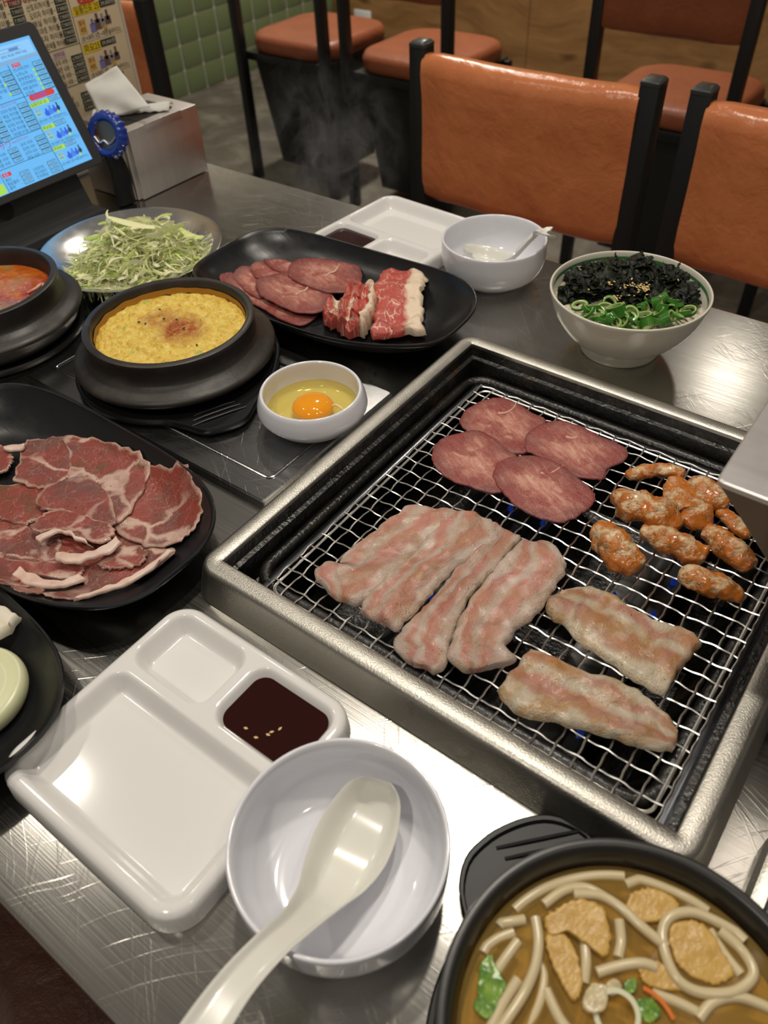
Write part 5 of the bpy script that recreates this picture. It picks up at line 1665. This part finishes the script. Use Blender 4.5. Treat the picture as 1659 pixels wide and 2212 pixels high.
for k, nm in enumerate(('일품진로 25', '화요25', '화요41')):
    b = (.1893, .1435, .0977)[k]
    wN = .0452 if k == 0 else .0310
    x0 = -.0780
    sh.rect('yellow_box', x0, b, x0 + wN, b + .0108, .0002)
    sh.text('menu_lettering', nm, x0 + .002, b + .0022, .0108, .0004, wN - .004)
    sh.prc('price_box', 'price_lettering', '39,000원', x0 + wN, b + .0022, .0270, .0086)
    sh.rect('orange_box', -.0752, b - .0222, -.0628, b - .0050, .0002)
    sh.text('menu_lettering', '토닉', -.0738, b - .0118, .0070, .0004, .0098)
    sh.text('menu_lettering', '세트', -.0738, b - .0200, .0070, .0004, .0098)
    for q, (dx, w_, h_, kk) in enumerate(((.000, .010, .016, 'picture_blue'), (.0085, .011, .021, 'picture_brown'), (.018, .010, .019, 'picture_grey'), (.027, .010, .022, 'picture_brown'))):
        sh.rect(kk, -.0565 + dx, b - .0235 + .0016 * q, -.0565 + dx + w_, b - .0235 + h_ * .66, .0002 + q * .00005)
        sh.rect(kk, -.0565 + dx + w_ * .3, b - .014, -.0565 + dx + w_ * .7, b - .0235 + h_, .0002 + q * .00005)
    sh.pill('picture_lemon', -.0350, b - .0240, -.0285, b - .0185, .0006)
    sh.text('menu_lettering', '(토닉워터 3캔 +레몬슬라이스)', -.0762, b - .0305, .0072, .0003, .0690)
    sh.rect('menu_lettering', -.0790, b - .0328, -.0040, b - .0325, .0002)
sh.pill('red_pill', -.0665, .2005, -.0360, .2135, .0002)
sh.text('price_lettering', '토닉세트', -.0630, .2035, .0095, .0004, .0240)
sh.build(menu, {'price_box': flat('dark_green_print', (0.010, 0.022, 0.017), .5), 'price_lettering': flat('cream_print', (0.52, 0.47, 0.37), .5), 'menu_lettering': flat('black_print', (0.018, 0.016, 0.014), .5), 'red_lettering': flat('red_print', (0.42, 0.045, 0.03), .5),
                'rule': flat('rule_print', (0.02, 0.03, 0.025), .5), 'lilac_box': flat('lilac_print', (0.42, 0.37, 0.40), .5), 'yellow_box': flat('yellow_print', (0.62, 0.44, 0.012), .5), 'orange_box': flat('orange_print', (0.58, 0.33, 0.09), .5), 'red_pill': flat('red_pill_print', (0.50, 0.04, 0.025), .5),
                'picture_blue': flat('blue_bottle_print', (0.16, 0.15, 0.34), .5), 'picture_brown': flat('brown_bottle_print', (0.12, 0.075, 0.06), .5), 'picture_grey': flat('grey_bottle_print', (0.24, 0.21, 0.22), .5), 'picture_lemon': flat('lemon_print', (0.52, 0.28, 0.02), .5)})

# ================================================================== ordering tablet
TO = Vector((-0.942, 0.627, 0.060))
TU = Vector((-0.066, 0, 0.155)).normalized()
TR = Vector((0, 1, 0))
TN = TR.cross(TU)
TWd, THt = 0.262, 0.1700
tb = thing('ordering_tablet', 'dark ordering tablet on a stand showing a blue drinks menu', 'tablet', (TO.x - .03, TO.y - TWd / 2, 0))


def slabT(a0, a1, b0, b1, n0, n1, r):
    rg = lambda h, ins: [TO + TR * x + TU * y + TN * h for x, y, _ in rrect((a1 - a0) / 2 - ins, (b1 - b0) / 2 - ins, max(r - ins, .0005), 0, ((a0 + a1) / 2, (b0 + b1) / 2), 5)]
    return loft([rg(n0, .002), rg(n0 + .002, 0), rg(n1 - .001, 0), rg(n1, .001)])


mk('tablet_body', slabT(-TWd, 0, 0, THt, -.011, 0, .008), M_['plastic_dark'], tb, angle=40)
st = mk('stand', loft([[Vector((x, y, z)) for x, y in ((-1.075, .385), (-.985 + dx, .385), (-.985 + dx, .595), (-1.075, .595))] for z, dx in ((0, .035), (.012, .036), (.07, .012), (.10, -.008))]), M_['plastic_dark'], tb, angle=20)
mk('stand_lip', box(-.99, -.925, .40, .60, .0, .012, .003), M_['plastic_dark'], tb)
mk('cable_hole', xf(lathe([(.012, 0), (.012, .0006), (.009, .0012), (.0005, .0004)], n=30), Matrix.Translation((-.9625, .480, .045)) @ Matrix.Rotation(1.17, 4, 'Y')), M_['trivet'], tb)
ts = Sheet(TO + TN * .0002, TR, TU)
SX1, SY0, SX0, SY1 = -.0150, .0088, -.2490, .1560
ts.rect('screen', SX0, SY0, SX1, SY1, .0002)
VX = -.0606
ts.rect('screen_rule', VX - .0004, SY0, VX + .0004, .1335, .0004)
for b in (.0977, .0608, .0343):
    ts.rect('screen_rule', SX0, b - .0003, VX, b + .0003, .0004)
ts.rect('screen_rule', VX, .0972, SX1, .0977, .0004)
ts.rect('screen_rule', -.1405, SY0, -.1399, .0343, .0004)
ts.rect('screen_rule', -.1405, .0608, -.1399, .0977, .0004)
ts.rect('screen_band', SX0, .1338, SX1, .1372, .0003)
ts.rect('screen_pale', SX0, .1385, SX1 - .003, SY1 - .003, .00035)
for b in (.1490, .1452):
    ts.rect('screen_rule', SX0 + .06, b, -.034, b + .0003, .0005)
ts.rect('screen_grey', -.0500, .1458, -.0370, .1485, .0005)
ts.text('screen_text', '원하는 메뉴를 선택해 주세요', -.0640, .1405, .0038, .0006, .036)
pw, ph = .0118, .0040


def srow(names, x, top, pitch, nx, price='7,900원', w=pw, fit=.022):
    for k, nm in enumerate(names):
        b = top - ph - pitch * k
        ts.prc('screen_price', 'screen_text', price, x, b, w, ph, .0006, 'screen_box')
        ts.text('screen_text', nm, nx, b - .0002, .0046, .0006, fit)
        ts.rect('screen_rule', nx + fit, b + .0016, x - .0012, b + .00175, .0004)


srow(('산노미야드라이', '노마노마', '호박캔호샷', '스미하헤비슈', '넥트솜히비', '도하넥'), -.0285, .1287, .0053, -.0575)
for k in range(1, 6):
    ts.pill('screen_lime', -.0335, .1252 - .0053 * k, -.0295, .1278 - .0053 * k, .0008)
ts.rect('screen_red', -.0560, .1290, -.0445, .1332, .0006)
ts.text('screen_textlight', '생맥주', -.0550, .1299, .0036, .0008, .0095)
ts.pill('screen_red', -.0558, .0908, -.0192, .0972, .0007)
ts.text('screen_blue', '토닉세트', -.0510, .0921, .0056, .0009, .0270)
for k, nm in enumerate(('일품진로 25', '화요25', '화요41')):
    b = (.0838, .0568, .0318)[k]
    wN = (.0275, .0182, .0176)[k]
    ts.rect('screen_lime', -.0597, b, -.0597 + wN, b + .0050, .0006)
    ts.text('screen_text', nm, -.0590, b + .0009, .0046, .0008, wN - .0014)
    ts.prc('screen_price', 'screen_text', '39,000원', -.0590 + wN, b + .0010, .0152, .0042, .0006, 'screen_box')
    ts.rect('screen_mint', -.0578, b - .0115, -.0502, b - .0030, .0006)
    ts.text('screen_text', '토닉', -.0572, b - .0064, .0037, .0008, .0062)
    ts.text('screen_text', '세트', -.0572, b - .0105, .0037, .0008, .0062)
    for q, (dx, w_, h_, kk) in enumerate(((.000, .0075, .0085, 'screen_blue'), (.0060, .0075, .0105, 'screen_blue2'), (.0125, .0060, .0095, 'screen_blue'), (.0185, .0048, .0115, 'screen_dark'))):
        ts.pill(kk, -.0462 + dx, b - .0135 + .0006 * q, -.0462 + dx + w_, b - .0135 + h_ * .72, .0006 + q * .00005)
        ts.rect(kk, -.0462 + dx + w_ * .3, b - .0080, -.0462 + dx + w_ * .7, b - .0135 + h_, .0006 + q * .00005)
    ts.pill('screen_lime', -.0300, b - .0142, -.0262, b - .0112, .0009)
    ts.text('screen_text', '(토닉워터 3캔 +레몬슬라이스)', -.0588, b - .0180, .0040, .0006, .0405)
    if k < 2:
        ts.rect('screen_rule', VX, b - .0193, SX1 - .001, b - .0191, .0004)
srow(('레몬 하이볼', '자몽 하이볼', '유자 하이볼', '복숭아 하이볼', '생맥주'), -.0738, .1279, .0053, -.1000, '9,900원')
for k in (2, 4):
    ts.pill('screen_lime', -.0775, .1242 - .0053 * k, -.0742, .1275 - .0053 * k, .0008)
srow(('오미자 하이볼', '매실 하이볼', '히비 하이볼', '토마토 하이볼', '유자 하이볼', '그린애플 하이볼'), -.0743, .0921, .0052, -.1000)
srow(('산토리하이볼', '레몬 하이볼', '자몽 하이볼', '진저 하이볼', '콜라 하이볼', '사과 하이볼'), -.1150, .0905, .0052, -.1385)
ts.text('screen_redtext', 'Highball', -.1390, .0925, .0070, .0008)
ts.text('screen_redtext', '산토리위스키 사용', -.0960, .0938, .0034, .0006, .022)
srow(('유자 사와', '토마토 사와', '오미자 사와', '매실 사와'), -.0743, .0539, .0052, -.0970, fit=.017)
srow(('레몬 사와', '청귤 사와', '자몽 사와'), -.1150, .0511, .0052, -.1370, fit=.017)
ts.text('screen_redtext', 'サワー', -.1235, .0535, .0085, .0008)
ts.text('screen_redtext', '상큼 톡 쏘는맛', -.0985, .0560, .0036, .0006, .016)
srow(('스프라이트', '토닉워터', '진저에일'), -.0758, .0243, .0046, -.0985, '2,000원', fit=.016)
srow(('환타', '제로콜라', '콜라'), -.1160, .0246, .0046, -.1380, '2,000원', fit=.016)
ts.rect('screen_red', -.1383, .0256, -.1262, .0302, .0005)
ts.text('screen_textlight', '음료', -.1370, .0265, .0040, .0007, .0095)
ts.rect('screen_lime', SX0, SY0 + .001, -.1425, SY0 + .012, .0005)
ts.build(tb, {'screen': em('lit_screen', (0.155, 0.50, 0.93), 1.0), 'screen_rule': em('screen_rule', (0.01, 0.09, 0.16)), 'screen_band': em('screen_band', (0.25, 0.42, 0.62)), 'screen_pale': em('screen_pale', (0.28, 0.60, 0.97)),
              'screen_grey': em('screen_grey', (0.12, 0.25, 0.55)), 'screen_text': em('screen_text', (0.012, 0.05, 0.10)), 'screen_textlight': em('screen_textlight', (0.3, 0.5, 0.95)), 'screen_price': em('screen_price', (0.20, 0.52, 0.88)), 'screen_box': em('screen_box', (0.01, 0.10, 0.15)),
              'screen_lime': em('screen_lime', (0.42, 0.72, 0.10)), 'screen_red': em('screen_red', (0.65, 0.065, 0.05)), 'screen_blue': em('screen_blue', (0.05, 0.13, 0.75)), 'screen_blue2': em('screen_blue2', (0.08, 0.25, 0.8)), 'screen_dark': em('screen_dark', (0.03, 0.06, 0.10)),
              'screen_mint': em('screen_mint', (0.32, 0.60, 0.60)), 'screen_redtext': em('screen_redtext', (0.32, 0.06, 0.25))})

# ================================================================== napkin dispenser
nx0, nx1, ny0, ny1, nz = -1.024, -0.9235, 0.660, 0.784, 0.091
nd = thing('napkin_dispenser', 'brushed steel napkin dispenser box beside the tablet', 'dispenser', ((nx0 + nx1) / 2, (ny0 + ny1) / 2, 0))
mk('case', box(nx0, nx1, ny0, ny1, .001, nz, .0012), M_['napkin_steel'], nd, angle=30)
mk('front_plate', box(nx0 + .004, nx1 - .010, ny0 - .012, ny0 - .001, .001, nz - .010, .001), M_['napkin_steel'], nd)
mk('front_plate', box(nx0 + .004, nx1 - .005, ny0 - .0055, ny0, .001, nz - .006, .001), M_['napkin_steel'], nd)
mk('lid_strip', box(nx1 - .003, nx1 + .0006, ny0 + .030, ny0 + .095, nz - .010, nz + .0012, .0008), M_['napkin_steel'], nd)
mk('slot', loft([rrect(.030, .045, .008, nz + .0003, (-.972, .715)), rrect(.028, .043, .008, nz + .0009, (-.972, .715))]), M_['trivet'], nd)
# napkin: folded sheet standing out of the slot
NAP = NT('white_napkin')
NAP.p(Base_Color=(0.60, 0.575, 0.53, 1), Roughness=.85, Normal=NAP.bump(NAP.noise(NAP.co(), 700, 2), .3, .0006), Subsurface_Weight=.1)
n0 = onplane(215, 255, Vector((0, .70, 0)), Vector((0, 1, 0)))
c00, c10, c11, c01 = (onplane(218, 257, Vector((0, .672, 0)), Vector((0, 1, 0))), onplane(325, 232, Vector((-.932, 0, 0)), Vector((1, 0, 0))), onplane(252, 142, Vector((-.995, 0, 0)), Vector((1, 0, 0))), onplane(182, 182, Vector((-1.035, 0, 0)), Vector((1, 0, 0))))
c00.z = max(c00.z, nz + .001)
V, F = [], []
g = 16
for i in range(g + 1):
    for j in range(g + 1):
        u, v = i / g, j / g
        p = c00.lerp(c10, u).lerp(c01.lerp(c11, u), v)
        p += Vector((.5, -.6, .6)).normalized() * (.007 * math.sin(PI * u) * math.sin(PI * min(1, v * 1.1)) + .004 * mnoise.noise((u * 3, v * 3, 1)) + .005 * max(0, .22 - v) / .22 * math.sin(u * 9))
        p.z = max(p.z, nz + .001)
        V.append(p)
for i in range(g):
    for j in range(g):
        a = i * (g + 1) + j
        F.append((a, a + g + 1, a + g + 2, a + 1))
nk = mk('napkin', (V, F), NAP.m, base=(c00.x, c00.y, nz), angle=180)
s_ = nk.modifiers.new('thickness', 'SOLIDIFY')
s_.thickness = .0008
tag(nk, 'white paper napkin pulled up out of the steel dispenser', 'napkin')
# second, crumpled ply lying on the slot
P_ = [onplane(230, 262, Vector((0, .69, 0)), Vector((0, 1, 0))), onplane(330, 240, Vector((-.930, 0, 0)), Vector((1, 0, 0)))]
V, F = [], []
for i in range(g + 1):
    for j in range(7):
        u, v = i / g, j / 6
        p = Vector((-1.005, .668, nz + .002)).lerp(Vector((-.932, .742, nz + .002)), u) + Vector((-.55, .80, 0)) * (v * .028)
        p.z += .006 * math.sin(PI * v) * (1 + .5 * mnoise.noise((u * 5, v * 3, 8))) + .003 * abs(mnoise.noise((u * 8, v * 2, 4)))
        V.append(p)
for i in range(g):
    for j in range(6):
        a = i * 7 + j
        F.append((a, a + 7, a + 8, a + 1))
nk = mk('napkin', (V, F), NAP.m, base=(-.97, .70, nz), angle=180)
s_ = nk.modifiers.new('thickness', 'SOLIDIFY')
s_.thickness = .0008
tag(nk, 'crumpled white napkin ply lying across the dispenser slot', 'napkin')

# bottle opener shaped like a blue crown cap, stuck to the dispenser's front
oc_ = onplane(229, 292, Vector((0, ny0 - .020, 0)), Vector((0, 1, 0)))
op = thing('bottle_opener', 'blue crown-cap bottle opener with black handle on the dispenser', 'bottle opener', (oc_.x, ny0 - .012, 0.001))
BLU = flat('blue_enamel', (0.012, 0.035, 0.24), .22)
dirn = (Vector((0, 0, CAMH)) - oc_)
nrm = Vector((.30, -1.0, .35)).normalized()
mo_ = Matrix.Translation(oc_) @ nrm.to_track_quat('Z', 'Y').to_matrix().to_4x4()
n = 84
ring = lambda r, z, fl: [((r + fl * .0013 * math.cos(21 * 2 * PI * i / n)) * math.cos(2 * PI * i / n), (r + fl * .0013 * math.cos(21 * 2 * PI * i / n)) * math.sin(2 * PI * i / n), z) for i in range(n)]
mk('cap_ring', xf(loft([ring(.019, -.004, 0), ring(.0290, -.006, 1), ring(.0285, -.002, 1), ring(.0260, .004, .5), ring(.0225, .006, 0), ring(.0185, .0045, 0), ring(.0165, .001, 0)], True, False), mo_), BLU, op, angle=60)
mk('opener_plate', xf(lathe([(.0175, -.001), (.0175, .0012), (.0005, .0014)], n=40), mo_), flat('bronze_plate', (0.16, 0.11, 0.075), .3, .8), op)
lip = [mo_ @ Vector((x, y, .003)) for x, y in ((-.016, -.003), (-.009, -.0095), (-.002, -.0065), (.005, -.010), (.012, -.006), (.016, -.001))]
mk('opener_lip', tube(spline(lip, 5), .0014, 8), M_['wire'], op)
hp = [oc_ + Vector((.002, .002, -.020)), oc_ + Vector((.004, .004, -.045)), Vector((oc_.x + .006, ny0 - .020, .018)), Vector((oc_.x + .006, ny0 - .020, .002))]
mk('handle', tube(spline(hp, 4), [.015] * 13, 12, .45), M_['trivet'], op)

# ================================================================== steam drifting over the far dishes
smoke = NT('steam')
smoke.t.nodes.remove(smoke.b)
o_ = smoke.co()
w_ = smoke.warp(smoke.warp(o_, 14, .10), 40, .03)
d_ = smoke.noise(smoke.map(w_, (1, 1, .5)), 42, 5, .62)
d_ = smoke.ramp(d_, [(.50, 0.0), (.64, 1.0)])
ln = smoke.n('ShaderNodeVectorMath', {'operation': 'LENGTH'}, i0=smoke.map(o_, (1 / .075, 1 / .075, 1 / .085))).outputs['Value']
d_ = smoke.math('MULTIPLY', d_, smoke.ramp(ln, [(.25, 1.0), (1.0, 0.0)]))
pv = smoke.n('ShaderNodeVolumePrincipled', Color=(.9, .88, .88, 1), Density=smoke.math('MULTIPLY', d_, 6.5), Anisotropy=.1)
smoke.t.links.new(pv.outputs[0], smoke.t.nodes['Material Output'].inputs['Volume'])
sc0 = at(705, 335, .19)
stm = mk('steam_wisp', xf(lathe(sm([(.0005, -.085), (.045, -.06), (.072, -.02), (.075, .02), (.05, .06), (.0005, .085)], 3), n=24), Matrix.Translation(sc0)), smoke.m, base=sc0)
tag(stuff(stm), 'thin wisp of white steam rising behind the tongue plate', 'steam')
